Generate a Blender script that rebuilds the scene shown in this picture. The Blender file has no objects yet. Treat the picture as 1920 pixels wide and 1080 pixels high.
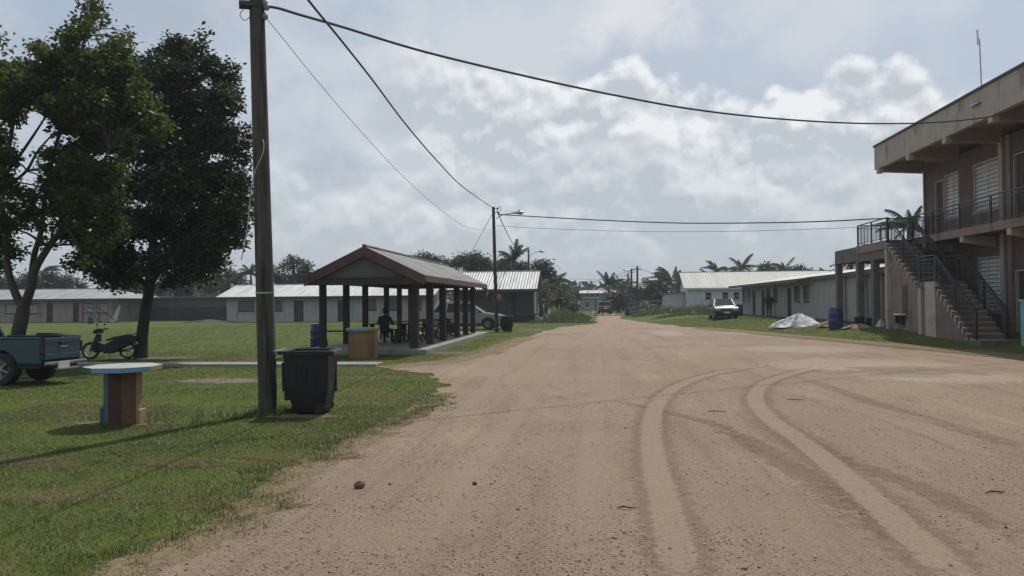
import bpy, bmesh, math, random
import numpy as np
from mathutils import Vector, Matrix
from mathutils.geometry import tessellate_polygon
random.seed(7); RNG = np.random.default_rng(11)
S = bpy.context.scene
COL = S.collection
PI = math.pi
# ---------------------------------------------------------------- camera
H = 1.7; FPX = 1440.0
YAW = math.atan2(155, 1440); PITCH = math.atan2(26.3, 1440); ROLL = 0.0087
F0 = Vector((-math.sin(YAW)*math.cos(PITCH), math.cos(YAW)*math.cos(PITCH), math.sin(PITCH)))
R0 = Vector((math.cos(YAW), math.sin(YAW), 0)); U0 = R0.cross(F0)
CR = R0*math.cos(ROLL) - U0*math.sin(ROLL); CU = U0*math.cos(ROLL) + R0*math.sin(ROLL)
cd = bpy.data.cameras.new('camera'); cam = bpy.data.objects.new('camera', cd); COL.objects.link(cam)
cd.sensor_width = 36; cd.lens = 36*FPX/1920; cd.clip_end = 6000; cd.clip_start = 0.05
cam.matrix_world = Matrix.Translation((0, 0, H)) @ Matrix((CR, CU, -F0)).transposed().to_4x4()
S.camera = cam
def ray(px, py): return F0 + CR*((px-960)/FPX) - CU*((py-540)/FPX)
def g(px, py, z=0.0):                       # photo point -> point on a level plane
    d = ray(px, py); t = (z-H)/d.z; return Vector((d.x*t, d.y*t, z))
def w(px, py, Y):                           # photo point -> point at world depth Y
    d = ray(px, py); t = Y/d.y; return Vector((d.x*t, Y, H+d.z*t))
# ---------------------------------------------------------------- terrain
EDGE = [(-60, 13.5), (5, 13), (19, 12.4), (22.9, 12.0), (28.3, 10.9), (38.1, 8.6), (49, 6.2), (60.8, 3.9), (75, 2.4), (110, 2.4), (400, 3)]
def edge_x(y):
    return float(np.interp(y, [e[0] for e in EDGE], [e[1] for e in EDGE]))
def sst(t):
    t = max(0.0, min(1.0, t)); return t*t*(3-2*t)
def tz(x, y):
    if y > 140: return 0.0
    return 0.45*sst((x-edge_x(y)-0.2)/4.8)*sst((y-12)/12)*(1-sst((y-105)/35))
def gter(px, py):                             # photo point -> point on the terrain
    p = g(px, py)
    for _ in range(12): p = g(px, py, .5*p.z+.5*tz(p.x, p.y))
    return p
# ---------------------------------------------------------------- materials
def newmat(name):
    m = bpy.data.materials.new(name); m.use_nodes = True
    nt = m.node_tree; return m, nt, nt.nodes, nt.links, nt.nodes['Principled BSDF']
MATS = {}
def pm(name, col, rough=.7, var=.18, scale=4.0, bump=0.0, bscale=None, metal=0.0, spec=.5, stretch=(1, 1, 1), dirt=None, coat=0):
    if name in MATS: return MATS[name]
    m, nt, N, L, P = newmat(name)
    tc = N.new('ShaderNodeTexCoord'); mp = N.new('ShaderNodeMapping'); mp.inputs['Scale'].default_value = stretch
    L.new(tc.outputs['Object'], mp.inputs[0])
    n = N.new('ShaderNodeTexNoise'); n.inputs['Scale'].default_value = scale; n.inputs['Detail'].default_value = 6; n.inputs['Roughness'].default_value = .65
    L.new(mp.outputs[0], n.inputs['Vector'])
    r = N.new('ShaderNodeValToRGB'); e = r.color_ramp.elements
    e[0].position = .3; e[1].position = .72
    e[0].color = [c*(1-var) for c in col]+[1]; e[1].color = [min(1, c*(1+var)) for c in col]+[1]
    L.new(n.outputs['Fac'], r.inputs[0]); out = r.outputs[0]
    if dirt:                                # stains with a shape of their own
        n2 = N.new('ShaderNodeTexNoise'); n2.inputs['Scale'].default_value = dirt[1]; n2.inputs['Detail'].default_value = 8
        md = N.new('ShaderNodeMapping'); md.inputs['Scale'].default_value = dirt[3] if len(dirt) > 3 else (1, 1, 1); L.new(tc.outputs['Object'], md.inputs[0]); L.new(md.outputs[0], n2.inputs['Vector'])
        r2 = N.new('ShaderNodeValToRGB'); r2.color_ramp.elements[0].position = dirt[2]; r2.color_ramp.elements[1].position = dirt[2]+.16
        L.new(n2.outputs['Fac'], r2.inputs[0])
        mx = N.new('ShaderNodeMix'); mx.data_type = 'RGBA'; mx.inputs[7].default_value = list(dirt[0])+[1]
        L.new(r2.outputs[0], mx.inputs[0]); L.new(out, mx.inputs[6]); out = mx.outputs[2]
    L.new(out, P.inputs['Base Color'])
    P.inputs['Roughness'].default_value = rough; P.inputs['Metallic'].default_value = metal
    P.inputs['Specular IOR Level'].default_value = spec; P.inputs['Coat Weight'].default_value = coat
    if bump:
        nb = N.new('ShaderNodeTexNoise'); nb.inputs['Scale'].default_value = bscale or scale*6; nb.inputs['Detail'].default_value = 4
        L.new(mp.outputs[0], nb.inputs['Vector'])
        b = N.new('ShaderNodeBump'); b.inputs['Strength'].default_value = bump; b.inputs['Distance'].default_value = .02
        L.new(nb.outputs['Fac'], b.inputs['Height']); L.new(b.outputs[0], P.inputs['Normal'])
    MATS[name] = m; return m
def metal_roof(name, col, axis=0, period=.2, var=.2, rough=.5, stain=(.12, .10, .09), spos=.6):
    """Corrugated sheeting: ridges across one axis, weather streaks down the slope."""
    m, nt, N, L, P = newmat(name)
    tc = N.new('ShaderNodeTexCoord'); sx = N.new('ShaderNodeSeparateXYZ'); L.new(tc.outputs['Object'], sx.inputs[0])
    mu = N.new('ShaderNodeMath'); mu.operation = 'MULTIPLY'; mu.inputs[1].default_value = 2*PI/period; L.new(sx.outputs[axis], mu.inputs[0])
    si = N.new('ShaderNodeMath'); si.operation = 'SINE'; L.new(mu.outputs[0], si.inputs[0])
    b = N.new('ShaderNodeBump'); b.inputs['Strength'].default_value = .9; b.inputs['Distance'].default_value = .03
    L.new(si.outputs[0], b.inputs['Height']); L.new(b.outputs[0], P.inputs['Normal'])
    mp = N.new('ShaderNodeMapping'); mp.inputs['Scale'].default_value = (3, .35, .35) if axis == 0 else (.35, 3, .35)
    L.new(tc.outputs['Object'], mp.inputs[0])
    n = N.new('ShaderNodeTexNoise'); n.inputs['Scale'].default_value = 1.2; n.inputs['Detail'].default_value = 8; L.new(mp.outputs[0], n.inputs['Vector'])
    r = N.new('ShaderNodeValToRGB'); e = r.color_ramp.elements; e[0].position = .3; e[1].position = spos
    e[0].color = [c*(1+var) for c in col]+[1]; e[1].color = [c*(1-var) for c in col]+[1]
    x = r.color_ramp.elements.new(min(.95, spos+.2)); x.color = list(stain)+[1]
    L.new(n.outputs['Fac'], r.inputs[0])
    # sheet seams: a slow square wave tints alternate sheets
    mu2 = N.new('ShaderNodeMath'); mu2.operation = 'MULTIPLY'; mu2.inputs[1].default_value = 1/.9; L.new(sx.outputs[axis], mu2.inputs[0])
    fl = N.new('ShaderNodeMath'); fl.operation = 'FLOOR'; L.new(mu2.outputs[0], fl.inputs[0])
    wn = N.new('ShaderNodeTexWhiteNoise'); wn.noise_dimensions = '1D'; L.new(fl.outputs[0], wn.inputs['W'])
    mr = N.new('ShaderNodeMapRange'); mr.inputs[3].default_value = .90; mr.inputs[4].default_value = 1.06; L.new(wn.outputs['Value'], mr.inputs[0])
    mx = N.new('ShaderNodeMix'); mx.data_type = 'RGBA'; mx.blend_type = 'MULTIPLY'; mx.inputs[0].default_value = 1
    L.new(r.outputs[0], mx.inputs[6]); L.new(mr.outputs[0], mx.inputs[7]); L.new(mx.outputs[2], P.inputs['Base Color'])
    P.inputs['Roughness'].default_value = rough; P.inputs['Metallic'].default_value = .15
    return m
def leafmat(name, c1, c2, trans=.35, tcol=None):
    m, nt, N, L, P = newmat(name)
    ge = N.new('ShaderNodeNewGeometry')
    r = N.new('ShaderNodeValToRGB'); e = r.color_ramp.elements; e[0].color = list(c1)+[1]; e[1].color = list(c2)+[1]
    L.new(ge.outputs['Random Per Island'], r.inputs[0]); L.new(r.outputs[0], P.inputs['Base Color'])
    P.inputs['Roughness'].default_value = .5; P.inputs['Specular IOR Level'].default_value = .35
    t = N.new('ShaderNodeBsdfTranslucent')
    mx0 = N.new('ShaderNodeMix'); mx0.data_type = 'RGBA'; mx0.inputs[0].default_value = .6; mx0.inputs[7].default_value = list(tcol or c2)+[1]
    L.new(r.outputs[0], mx0.inputs[6]); L.new(mx0.outputs[2], t.inputs[0])
    mx = N.new('ShaderNodeMixShader'); mx.inputs[0].default_value = trans
    L.new(P.outputs[0], mx.inputs[1]); L.new(t.outputs[0], mx.inputs[2]); L.new(mx.outputs[0], N['Material Output'].inputs[0])
    return m
# ---------------------------------------------------------------- mesh helper
class MB:
    def __init__(s): s.v = []; s.f = []; s.m = []
    def add(s, vs, fs, m=0):
        o = len(s.v); s.v += [tuple(x) for x in vs]; s.f += [tuple(i+o for i in q) for q in fs]; s.m += [m]*len(fs); return s
    def box(s, a, b, m=0, rot=None):
        x0, y0, z0 = a; x1, y1, z1 = b
        vs = [Vector(p) for p in ((x0,y0,z0),(x1,y0,z0),(x1,y1,z0),(x0,y1,z0),(x0,y0,z1),(x1,y0,z1),(x1,y1,z1),(x0,y1,z1))]
        if rot is not None:
            c = (Vector(a)+Vector(b))/2; vs = [rot @ (p-c)+c for p in vs]
        return s.add(vs, [(3,2,1,0),(4,5,6,7),(0,1,5,4),(1,2,6,5),(2,3,7,6),(3,0,4,7)], m)
    def cbox(s, c, d, m=0, rot=None):
        return s.box([c[i]-d[i]/2 for i in range(3)], [c[i]+d[i]/2 for i in range(3)], m, rot)
    def bar(s, p, q, wd=.05, ht=None, m=0):
        p = Vector(p); q = Vector(q); ht = ht or wd; d = (q-p).normalized()
        a = d.cross(Vector((0,0,1)));  a = a.normalized() if a.length > 1e-4 else Vector((1,0,0)); b = a.cross(d)
        a = a*wd/2; b = b*ht/2
        vs = [p-a-b, p+a-b, p+a+b, p-a+b, q-a-b, q+a-b, q+a+b, q-a+b]
        return s.add(vs, [(0,1,2,3),(7,6,5,4),(0,4,5,1),(1,5,6,2),(2,6,7,3),(3,7,4,0)], m)
    def tube(s, pts, rad, n=8, m=0, cap=True):
        pts = [Vector(p) for p in pts]; k = len(pts)
        rad = [rad]*k if isinstance(rad, (int, float)) else list(rad)
        vs = []; prev = None
        for i in range(k):
            d = (pts[min(k-1, i+1)]-pts[max(0, i-1)]); d = d.normalized() if d.length > 1e-9 else Vector((0,0,1))
            a = prev - d*prev.dot(d) if prev is not None else d.cross(Vector((0,0,1)))
            if a.length < 1e-4: a = d.cross(Vector((0,1,0)))
            a.normalize(); b = d.cross(a); prev = a
            for j in range(n):
                t = 2*PI*j/n; vs.append(pts[i]+(a*math.cos(t)+b*math.sin(t))*rad[i])
        fs = [(i*n+j, i*n+(j+1) % n, (i+1)*n+(j+1) % n, (i+1)*n+j) for i in range(k-1) for j in range(n)]
        if cap: fs += [tuple(range(n-1, -1, -1)), tuple(range((k-1)*n, k*n))]
        return s.add(vs, fs, m)
    def lathe(s, prof, n=20, m=0, c=(0,0,0), axis='z', ring=False):
        vs = []
        for r, z in prof:
            for j in range(n):
                t = 2*PI*j/n
                if axis == 'z': p = (c[0]+r*math.cos(t), c[1]+r*math.sin(t), c[2]+z)
                elif axis == 'y': p = (c[0]+r*math.cos(t), c[1]+z, c[2]+r*math.sin(t))
                else: p = (c[0]+z, c[1]+r*math.cos(t), c[2]+r*math.sin(t))
                vs.append(p)
        k = len(prof)
        fs = [(i*n+j, i*n+(j+1) % n, (i+1)*n+(j+1) % n, (i+1)*n+j) for i in range(k-1) for j in range(n)]
        if ring: return s.add(vs, fs+[((k-1)*n+j, (k-1)*n+(j+1) % n, (j+1) % n, j) for j in range(n)], m)
        fs += [tuple(range(n-1, -1, -1)), tuple(range((k-1)*n, k*n))]
        return s.add(vs, fs, m)
    def prism(s, poly, a, b, plane='xz', m=0):
        """2-D polygon extruded from a to b along the third axis."""
        def P(u, v, t): return (u, t, v) if plane == 'xz' else ((t, u, v) if plane == 'yz' else (u, v, t))
        n = len(poly); vs = [P(u, v, a) for u, v in poly]+[P(u, v, b) for u, v in poly]
        fs = [tuple(range(n)), tuple(range(2*n-1, n-1, -1))]+[(i, i+n, (i+1) % n+n, (i+1) % n) for i in range(n)]
        return s.add(vs, fs, m)
    def loft(s, rings, m=0, cap=True):
        n = len(rings[0]); vs = [p for r in rings for p in r]; k = len(rings)
        fs = [(i*n+j, i*n+(j+1) % n, (i+1)*n+(j+1) % n, (i+1)*n+j) for i in range(k-1) for j in range(n)]
        if cap: fs += [tuple(range(n-1, -1, -1)), tuple(range((k-1)*n, k*n))]
        return s.add(vs, fs, m)
    def ball(s, c, r, m=0, n=12, k=8, rot=None):
        r = (r, r, r) if isinstance(r, (int, float)) else r
        rings = []
        for i in range(k+1):
            t = PI*i/k; st = max(.02, math.sin(t)); ring = []
            for j in range(n):
                p = Vector((r[0]*st*math.cos(2*PI*j/n), r[1]*st*math.sin(2*PI*j/n), -r[2]*math.cos(t)))
                ring.append((rot @ p if rot else p)+Vector(c))
            rings.append(ring)
        return s.loft(rings, m)
    def build(s, name, mats, parent=None, loc=None, bevel=0, seg=2, smooth=False, rz=0):
        me = bpy.data.meshes.new(name); me.from_pydata(s.v, [], s.f)
        mats = mats if isinstance(mats, (list, tuple)) else [mats]
        for x in mats: me.materials.append(x)
        me.polygons.foreach_set('material_index', s.m)
        bm = bmesh.new(); bm.from_mesh(me); bmesh.ops.recalc_face_normals(bm, faces=bm.faces); bm.to_mesh(me); bm.free()
        if smooth: me.polygons.foreach_set('use_smooth', [True]*len(me.polygons)); 
        o = bpy.data.objects.new(name, me); COL.objects.link(o)
        if parent: o.parent = parent
        if loc is not None: o.location = loc
        o.rotation_euler.z = rz
        if smooth: me.set_sharp_from_angle(angle=math.radians(40))
        if bevel:
            b = o.modifiers.new('bevel', 'BEVEL'); b.width = bevel; b.segments = seg; b.limit_method = 'ANGLE'; b.angle_limit = math.radians(35)
        return o
def npmesh(name, V, Fq, mat, parent=None, smooth=False):
    """V (n,3), Fq (m,k) with constant k."""
    me = bpy.data.meshes.new(name); k = Fq.shape[1]
    me.vertices.add(len(V)); me.vertices.foreach_set('co', np.ascontiguousarray(V, dtype=np.float32).ravel())
    me.loops.add(Fq.size); me.loops.foreach_set('vertex_index', np.ascontiguousarray(Fq, dtype=np.int32).ravel())
    me.polygons.add(len(Fq)); me.polygons.foreach_set('loop_start', np.arange(0, Fq.size, k, dtype=np.int32))
    me.update(calc_edges=True); me.validate()
    if smooth: me.polygons.foreach_set('use_smooth', [True]*len(me.polygons))
    me.materials.append(mat)
    o = bpy.data.objects.new(name, me); COL.objects.link(o)
    if parent: o.parent = parent
    return o
def tag(o, label, cat, group=None):
    o['label'] = label; o['category'] = cat
    if group: o['group'] = group
    return o
def thing(name, label, cat, loc=(0,0,0), rz=0, group=None):
    o = bpy.data.objects.new(name, None); COL.objects.link(o); o.location = loc; o.rotation_euler.z = rz; o.empty_display_size = .2
    return tag(o, label, cat, group)
def kids(o): return [c for c in COL.objects if c.parent == o]
def copy_tree(o, parent=None):
    c = o.copy(); COL.objects.link(c); c.parent = parent
    for k in kids(o): copy_tree(k, c)
    return c
def dup(o, label, loc, rz=0, group=None, scale=None):
    c = copy_tree(o); c.location = loc; c.rotation_euler.z = rz; c['label'] = label
    if group: c['group'] = group
    if scale: c.scale = (scale, scale, scale)
    return c
def struct(o): o['kind'] = 'structure'; return o
def stuff(o): o['kind'] = 'stuff'; return o
# shared materials
M = {}
M['concrete'] = pm('concrete', (.27,.25,.22), .85, .22, 3, .3, 30, dirt=((.1,.09,.08), 2.0, .6))
M['dark_wood'] = pm('dark_wood', (.045,.036,.034), .8, .3, 3, .3, 20, stretch=(1,1,.2))
M['maroon'] = pm('maroon_paint', (.098,.050,.048), .6, .2, 2, .1)
M['black_plastic'] = pm('black_plastic', (.006,.0065,.0085), .6, .2, 6)
M['tyre'] = pm('tyre_rubber', (.018,.018,.018), .85, .2, 8)
M['dark_metal'] = pm('dark_metal', (.03,.03,.032), .5, .25, 8)
M['steel'] = pm('grey_steel', (.38,.39,.4), .4, .15, 8, metal=.7)
M['glass'] = pm('dark_glass', (.010,.012,.014), .05, .05, 2, spec=.3)
M['white'] = pm('white_paint', (.68,.68,.68), .55, .1, 3)
M['blue_barrel'] = pm('blue_barrel_plastic', (.010,.036,.125), .45, .25, 5)
M['pole_wood'] = pm('weathered_pole_wood', (.072,.066,.053), .9, .55, 7, 1.0, 30, stretch=(1,1,.10), dirt=((.022,.020,.017), 6, .5, (1.8,1.8,.16)))
M['bark'] = pm('tree_bark', (.075,.065,.055), .9, .35, 5, .8, 12, stretch=(1,1,.3))
M['dark_bark'] = pm('dark_bark', (.035,.032,.028), .9, .35, 5, .8, 12, stretch=(1,1,.3))
M['door'] = pm('dark_door', (.03,.028,.028), .6, .25, 3)
M['cable'] = pm('cable_rubber', (.035,.033,.032), .7, .2, 3)
M['skin'] = pm('brown_skin', (.09,.05,.035), .5, .1, 8)
EXPOSURE = -0.15; SUN = 3.5; CLOUD = 8.4
# ---------------------------------------------------------------- render settings, sun and sky
vs_ = S.view_settings; vs_.view_transform = 'Standard'; vs_.look = 'None'; vs_.exposure = EXPOSURE; vs_.gamma = 1; vs_.use_curve_mapping = False
SUN_EL = math.radians(56); SUN_AZ = math.radians(17)       # azimuth from +Y towards +X
sd = bpy.data.lights.new('sun', 'SUN'); sun = bpy.data.objects.new('sun', sd); COL.objects.link(sun)
sdir = Vector((math.sin(SUN_AZ)*math.cos(SUN_EL), math.cos(SUN_AZ)*math.cos(SUN_EL), math.sin(SUN_EL)))
sun.rotation_euler = sdir.to_track_quat('Z', 'Y').to_euler(); sun.location = (0, 0, 60)
sd.energy = SUN; sd.angle = math.radians(.7); sd.color = (1, .95, .87)
W = bpy.data.worlds.new('World'); S.world = W; W.use_nodes = True
N = W.node_tree.nodes; L = W.node_tree.links; N.clear()
def nd(t, **k):
    n = N.new(t)
    for a, b in k.items(): setattr(n, a, b)
    return n
def val(x):
    return x
def mth(op, a, b=None, c=None, clamp=False):
    n = nd('ShaderNodeMath', operation=op, use_clamp=clamp)
    for i, x in enumerate((a, b, c)):
        if x is None: continue
        if isinstance(x, (int, float)): n.inputs[i].default_value = x
        else: L.new(x, n.inputs[i])
    return n.outputs[0]
def smooth(x, a, b):
    n = nd('ShaderNodeMapRange', interpolation_type='SMOOTHSTEP'); L.new(x, n.inputs[0])
    n.inputs[1].default_value = a; n.inputs[2].default_value = b; return n.outputs[0]
def mixc(f, a, b):
    n = nd('ShaderNodeMix', data_type='RGBA')
    for i, x in ((0, f), (6, a), (7, b)):
        if isinstance(x, (int, float)): n.inputs[i].default_value = x
        elif isinstance(x, tuple): n.inputs[i].default_value = list(x)+[1]
        else: L.new(x, n.inputs[i])
    return n.outputs[2]
tc = nd('ShaderNodeTexCoord'); sep = nd('ShaderNodeSeparateXYZ'); L.new(tc.outputs['Generated'], sep.inputs[0])
az = mth('ARCTAN2', sep.outputs[0], sep.outputs[1]); el = mth('ARCSINE', sep.outputs[2])
def coords(sa, se, off):
    c = nd('ShaderNodeCombineXYZ'); L.new(mth('MULTIPLY', az, sa), c.inputs[0]); L.new(mth('MULTIPLY_ADD', el, se, off*3.7), c.inputs[1])
    return c.outputs[0]
def fbm(sa, se, off, detail=8, rough=.6, dist=0.0):
    n = nd('ShaderNodeTexNoise', noise_dimensions='2D'); n.inputs['Scale'].default_value = 1; n.inputs['Detail'].default_value = detail
    n.inputs['Roughness'].default_value = rough; n.inputs['Distortion'].default_value = dist
    L.new(coords(sa, se, off), n.inputs['Vector']); return n.outputs['Fac']
def puff(s, off, detail=3):
    """Rounded billows: 1 at the middle of a lobe, 0 in the creases."""
    v = nd('ShaderNodeTexVoronoi', feature='F1', voronoi_dimensions='2D'); v.inputs['Scale'].default_value = 1
    v.inputs['Detail'].default_value = detail; v.inputs['Roughness'].default_value = .55; v.inputs['Lacunarity'].default_value = 2.3
    wob = nd('ShaderNodeTexNoise', noise_dimensions='2D'); wob.inputs['Scale'].default_value = .8; wob.inputs['Detail'].default_value = 4
    cc = coords(s, s*1.15, off); L.new(cc, wob.inputs['Vector'])
    va = nd('ShaderNodeVectorMath', operation='MULTIPLY_ADD'); L.new(wob.outputs['Color'], va.inputs[0]); va.inputs[1].default_value = (1.1, 1.1, 0); L.new(cc, va.inputs[2])
    L.new(va.outputs[0], v.inputs['Vector']); return mth('SUBTRACT', 1.0, v.outputs['Distance'])
sky = nd('ShaderNodeTexSky', sky_type='NISHITA'); sky.sun_disc = False; sky.sun_elevation = SUN_EL; sky.sun_rotation = SUN_AZ
sky.dust_density = 3; sky.air_density = 1.2; sky.ozone_density = 1.5
CG = CLOUD                                   # brightness of a plain white cloud in sky-texture units
def cc_(r, g_, b): return (r*CG, g_*CG, b*CG)
base = mixc(.72, sky.outputs[0], cc_(.60, .70, .85))         # thin high haze over the blue
# brighter veil round the sun, which stands above the frame
dsun = mth('SQRT', mth('ADD', mth('MULTIPLY', mth('SUBTRACT', az, SUN_AZ-.12), mth('MULTIPLY', mth('SUBTRACT', az, SUN_AZ-.12), .55)), mth('MULTIPLY', mth('SUBTRACT', el, SUN_EL), mth('SUBTRACT', el, SUN_EL))))
veil = mth('SUBTRACT', 1.0, smooth(dsun, .1, .9))
base = mixc(mth('MULTIPLY', veil, .5), base, cc_(.96, 1.0, 1.06))
# soft, thin, high cloud, mostly on the left and overhead
f1 = fbm(2.6, 3.6, 3.6, 9, .60, .15)
leftness = smooth(az, .16, -.30)
hi = smooth(mth('ADD', f1, mth('MULTIPLY', leftness, .12)), .47, .72)
c = mixc(mth('MULTIPLY', hi, .75), base, cc_(.86, .91, .97))
f1b = fbm(5, 7, 9.4, 8, .6, .1)
grey = mth('MULTIPLY', smooth(f1b, .52, .72), mth('MULTIPLY', leftness, .45))
c = mixc(grey, c, cc_(.56, .61, .68))
# cumulus banks, far to near: lumpy tops, and every lump lit along its upper, sunward side
def coords2(sa, se, off, dz, da=0.0):
    cb = nd('ShaderNodeCombineXYZ'); L.new(mth('MULTIPLY_ADD', az, sa, da*sa), cb.inputs[0]); L.new(mth('MULTIPLY_ADD', el, se, off*3.7+dz*se), cb.inputs[1]); return cb.outputs[0]
def lumps(s, off, dz, da=0.0):
    def vor(sc, o):
        cc = coords2(sc, sc*1.1, o, dz, da); wob = nd('ShaderNodeTexNoise', noise_dimensions='2D'); wob.inputs['Scale'].default_value = 1.1; wob.inputs['Detail'].default_value = 4; L.new(cc, wob.inputs['Vector'])
        va = nd('ShaderNodeVectorMath', operation='MULTIPLY_ADD'); L.new(wob.outputs['Color'], va.inputs[0]); va.inputs[1].default_value = (.9, .9, 0); L.new(cc, va.inputs[2])
        v = nd('ShaderNodeTexVoronoi', feature='SMOOTH_F1' if sc < 9 else 'F1', voronoi_dimensions='2D'); v.inputs['Scale'].default_value = 1; exec("if sc < 9: v.inputs['Smoothness'].default_value = .22"); L.new(va.outputs[0], v.inputs['Vector']); return mth('SUBTRACT', .6, v.outputs['Distance'])
    n = nd('ShaderNodeTexNoise', noise_dimensions='2D'); n.inputs['Scale'].default_value = 1; n.inputs['Detail'].default_value = 8; n.inputs['Roughness'].default_value = .58; L.new(coords2(s*1.6, s*1.9, off+8.3, dz, da), n.inputs['Vector'])
    v1 = mth('MULTIPLY', vor(s, off+2.7), 1.0); v2 = mth('MULTIPLY_ADD', vor(s*2.3, off+5.1), .5, v1); v3 = mth('MULTIPLY_ADD', vor(s*5.2, off+6.6), .24, v2)
    return mth('MULTIPLY_ADD', mth('SUBTRACT', n.outputs['Fac'], .5), 1.15, v3)
def bank(c, top, amp, s, off, body, rim, soft=.012, azm=None, strength=1.0, tilt=0.0, dz=.014, gain=2.2, toneamp=.5, deep=.16):
    lo = fbm(4.2, .6, off, 3, .5); f = lumps(s, off, 0.0); f2 = lumps(s, off, dz, .004)
    edge = mth('ADD', mth('MULTIPLY', mth('SUBTRACT', lo, .5), amp*1.7), mth('MULTIPLY_ADD', az, tilt, top))
    t = mth('SUBTRACT', mth('MULTIPLY_ADD', f, amp*.62, edge), el)
    m = smooth(t, -.003, soft)
    if azm is not None: m = mth('MULTIPLY', m, azm)
    m = mth('MULTIPLY', m, strength)
    lit = mth('MULTIPLY', mth('SUBTRACT', f, f2), gain)
    rimf = mth('MULTIPLY', mth('SUBTRACT', 1.0, smooth(t, .0, .05)), .55)
    tone = mth('MULTIPLY', mth('SUBTRACT', fbm(5.5, 7.5, off+1.3, 5, .55), .5), toneamp*2)
    upb = mth('MULTIPLY', mth('SUBTRACT', 1.0, smooth(t, .0, deep)), .34)
    k = mth('ADD', mth('ADD', mth('ADD', lit, rimf), tone), upb, clamp=True)
    return mixc(m, c, mixc(k, body, rim))
right = smooth(az, -.36, -.12)
c = bank(c, .262, .10, 6.2, 4.3, cc_(.70,.765,.84), cc_(1.13,1.155,1.185), azm=right, tilt=-.12, gain=3.0, soft=.018)
c = bank(c, .165, .08, 8, 15.7, cc_(.655,.725,.795), cc_(1.02,1.06,1.10), .035, azm=smooth(az, -.62, -.3), strength=.8, gain=1.6)
c = bank(c, .085, .05, 11, 27.2, cc_(.61,.68,.745), cc_(.76,.825,.88), .05, strength=.75, gain=1.2)
# a lone puff high on the right of the road
fl = fbm(9, 11, 40.2, 7, .6, .6)
da = mth('SUBTRACT', az, .062); de = mth('SUBTRACT', el, .352)
rr = mth('SQRT', mth('ADD', mth('MULTIPLY', da, da), mth('MULTIPLY', mth('MULTIPLY', de, de), 2.2)))
m = smooth(mth('SUBTRACT', mth('MULTIPLY', fl, .22), rr), .0, .07)
c = mixc(mth('MULTIPLY', m, .75), c, cc_(1.02, 1.03, 1.05))
# haze low down
lowf = mth('SUBTRACT', 1.0, smooth(el, .0, .13))
c = mixc(mth('MULTIPLY', lowf, .55), c, cc_(.585, .655, .715))
c = mixc(smooth(el, 0.0, -.03), c, cc_(.25, .25, .24))
bg = nd('ShaderNodeBackground'); bg.inputs[1].default_value = .1; L.new(c, bg.inputs[0])
wo = nd('ShaderNodeOutputWorld'); L.new(bg.outputs[0], wo.inputs[0])
W.cycles.sampling_method = 'MANUAL'; W.cycles.sample_map_resolution = 512
# ---------------------------------------------------------------- ground
def noise1(x, seed=0):
    x = np.asarray(x, dtype=float); i = np.floor(x).astype(int); f = x-i; f = f*f*(3-2*f)
    h = lambda k: ((np.sin((k+seed*57)*127.1)*43758.5453) % 1.0)
    return (h(i)*(1-f)+h(i+1)*f)*2-1
def jitter_line(pts, step, amps, seed):
    out = []; s = 0
    for a, b in zip(pts[:-1], pts[1:]):
        a = Vector(a[:2]); b = Vector(b[:2]); n = max(1, int((b-a).length/step)); nn = (b-a).orthogonal().normalized()
        for k in range(n):
            p = a.lerp(b, k/n); s += (b-a).length/n
            off = sum(am*float(noise1(s/ln, seed+i)) for i, (am, ln) in enumerate(amps)); out.append(p+nn*off)
    out.append(Vector(pts[-1][:2])); return out
LEFT = [(-4.3, -12), (-4.2, 0)]+[g(*p)[:2] for p in [(180,1100),(330,1030),(430,985),(500,935),(545,900),(600,862),(665,832),(735,795),(790,765),(832,736),(838,722),(815,705),(760,695),(715,689),(790,682),(850,676),(900,662),(935,650),(985,632),(1045,614),(1122,606.5),(1116,600),(1121,594),(1117,588)]]
gy = LEFT[-1][1]
LEFT += [(g(1112,583)[0], 115), (-.6, 150), (-2, 260)]
RIGHT = [(edge_x(y), y) for y in (-12, 5, 18, 21.5, 27, 32, 37, 42, 48, 54, 60, 67, 75)]+[(g(1163,592.5)[0], 88), (g(1148,586)[0], 104), (2.6, 150), (2, 260)]
AMP = [(.20, .9), (.13, .33), (.07, .12)]
lj = jitter_line(LEFT, .12, AMP, 3); rj = jitter_line(RIGHT, .15, [(.25, 1.6), (.14, .4), (.06, .15)], 9)
ROAD = lj+rj[::-1]
RP = np.array([(p.x, p.y) for p in ROAD])
def in_poly(X, Y, P):
    ins = np.zeros(len(X), bool); n = len(P); j = n-1
    for i in range(n):
        xi, yi = P[i]; xj, yj = P[j]
        if yi != yj:
            c_ = ((yi > Y) != (yj > Y)) & (X < (xj-xi)*(Y-yi)/(yj-yi)+xi); ins ^= c_
        j = i
    return ins
def mixnode(N, L, f, a, b, blend='MIX'):
    n = N.new('ShaderNodeMix'); n.data_type = 'RGBA'; n.blend_type = blend
    for i, x in ((0, f), (6, a), (7, b)):
        if isinstance(x, (int, float)): n.inputs[i].default_value = x
        elif isinstance(x, tuple): n.inputs[i].default_value = list(x)+[1]
        else: L.new(x, n.inputs[i])
    return n.outputs[2]
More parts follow.
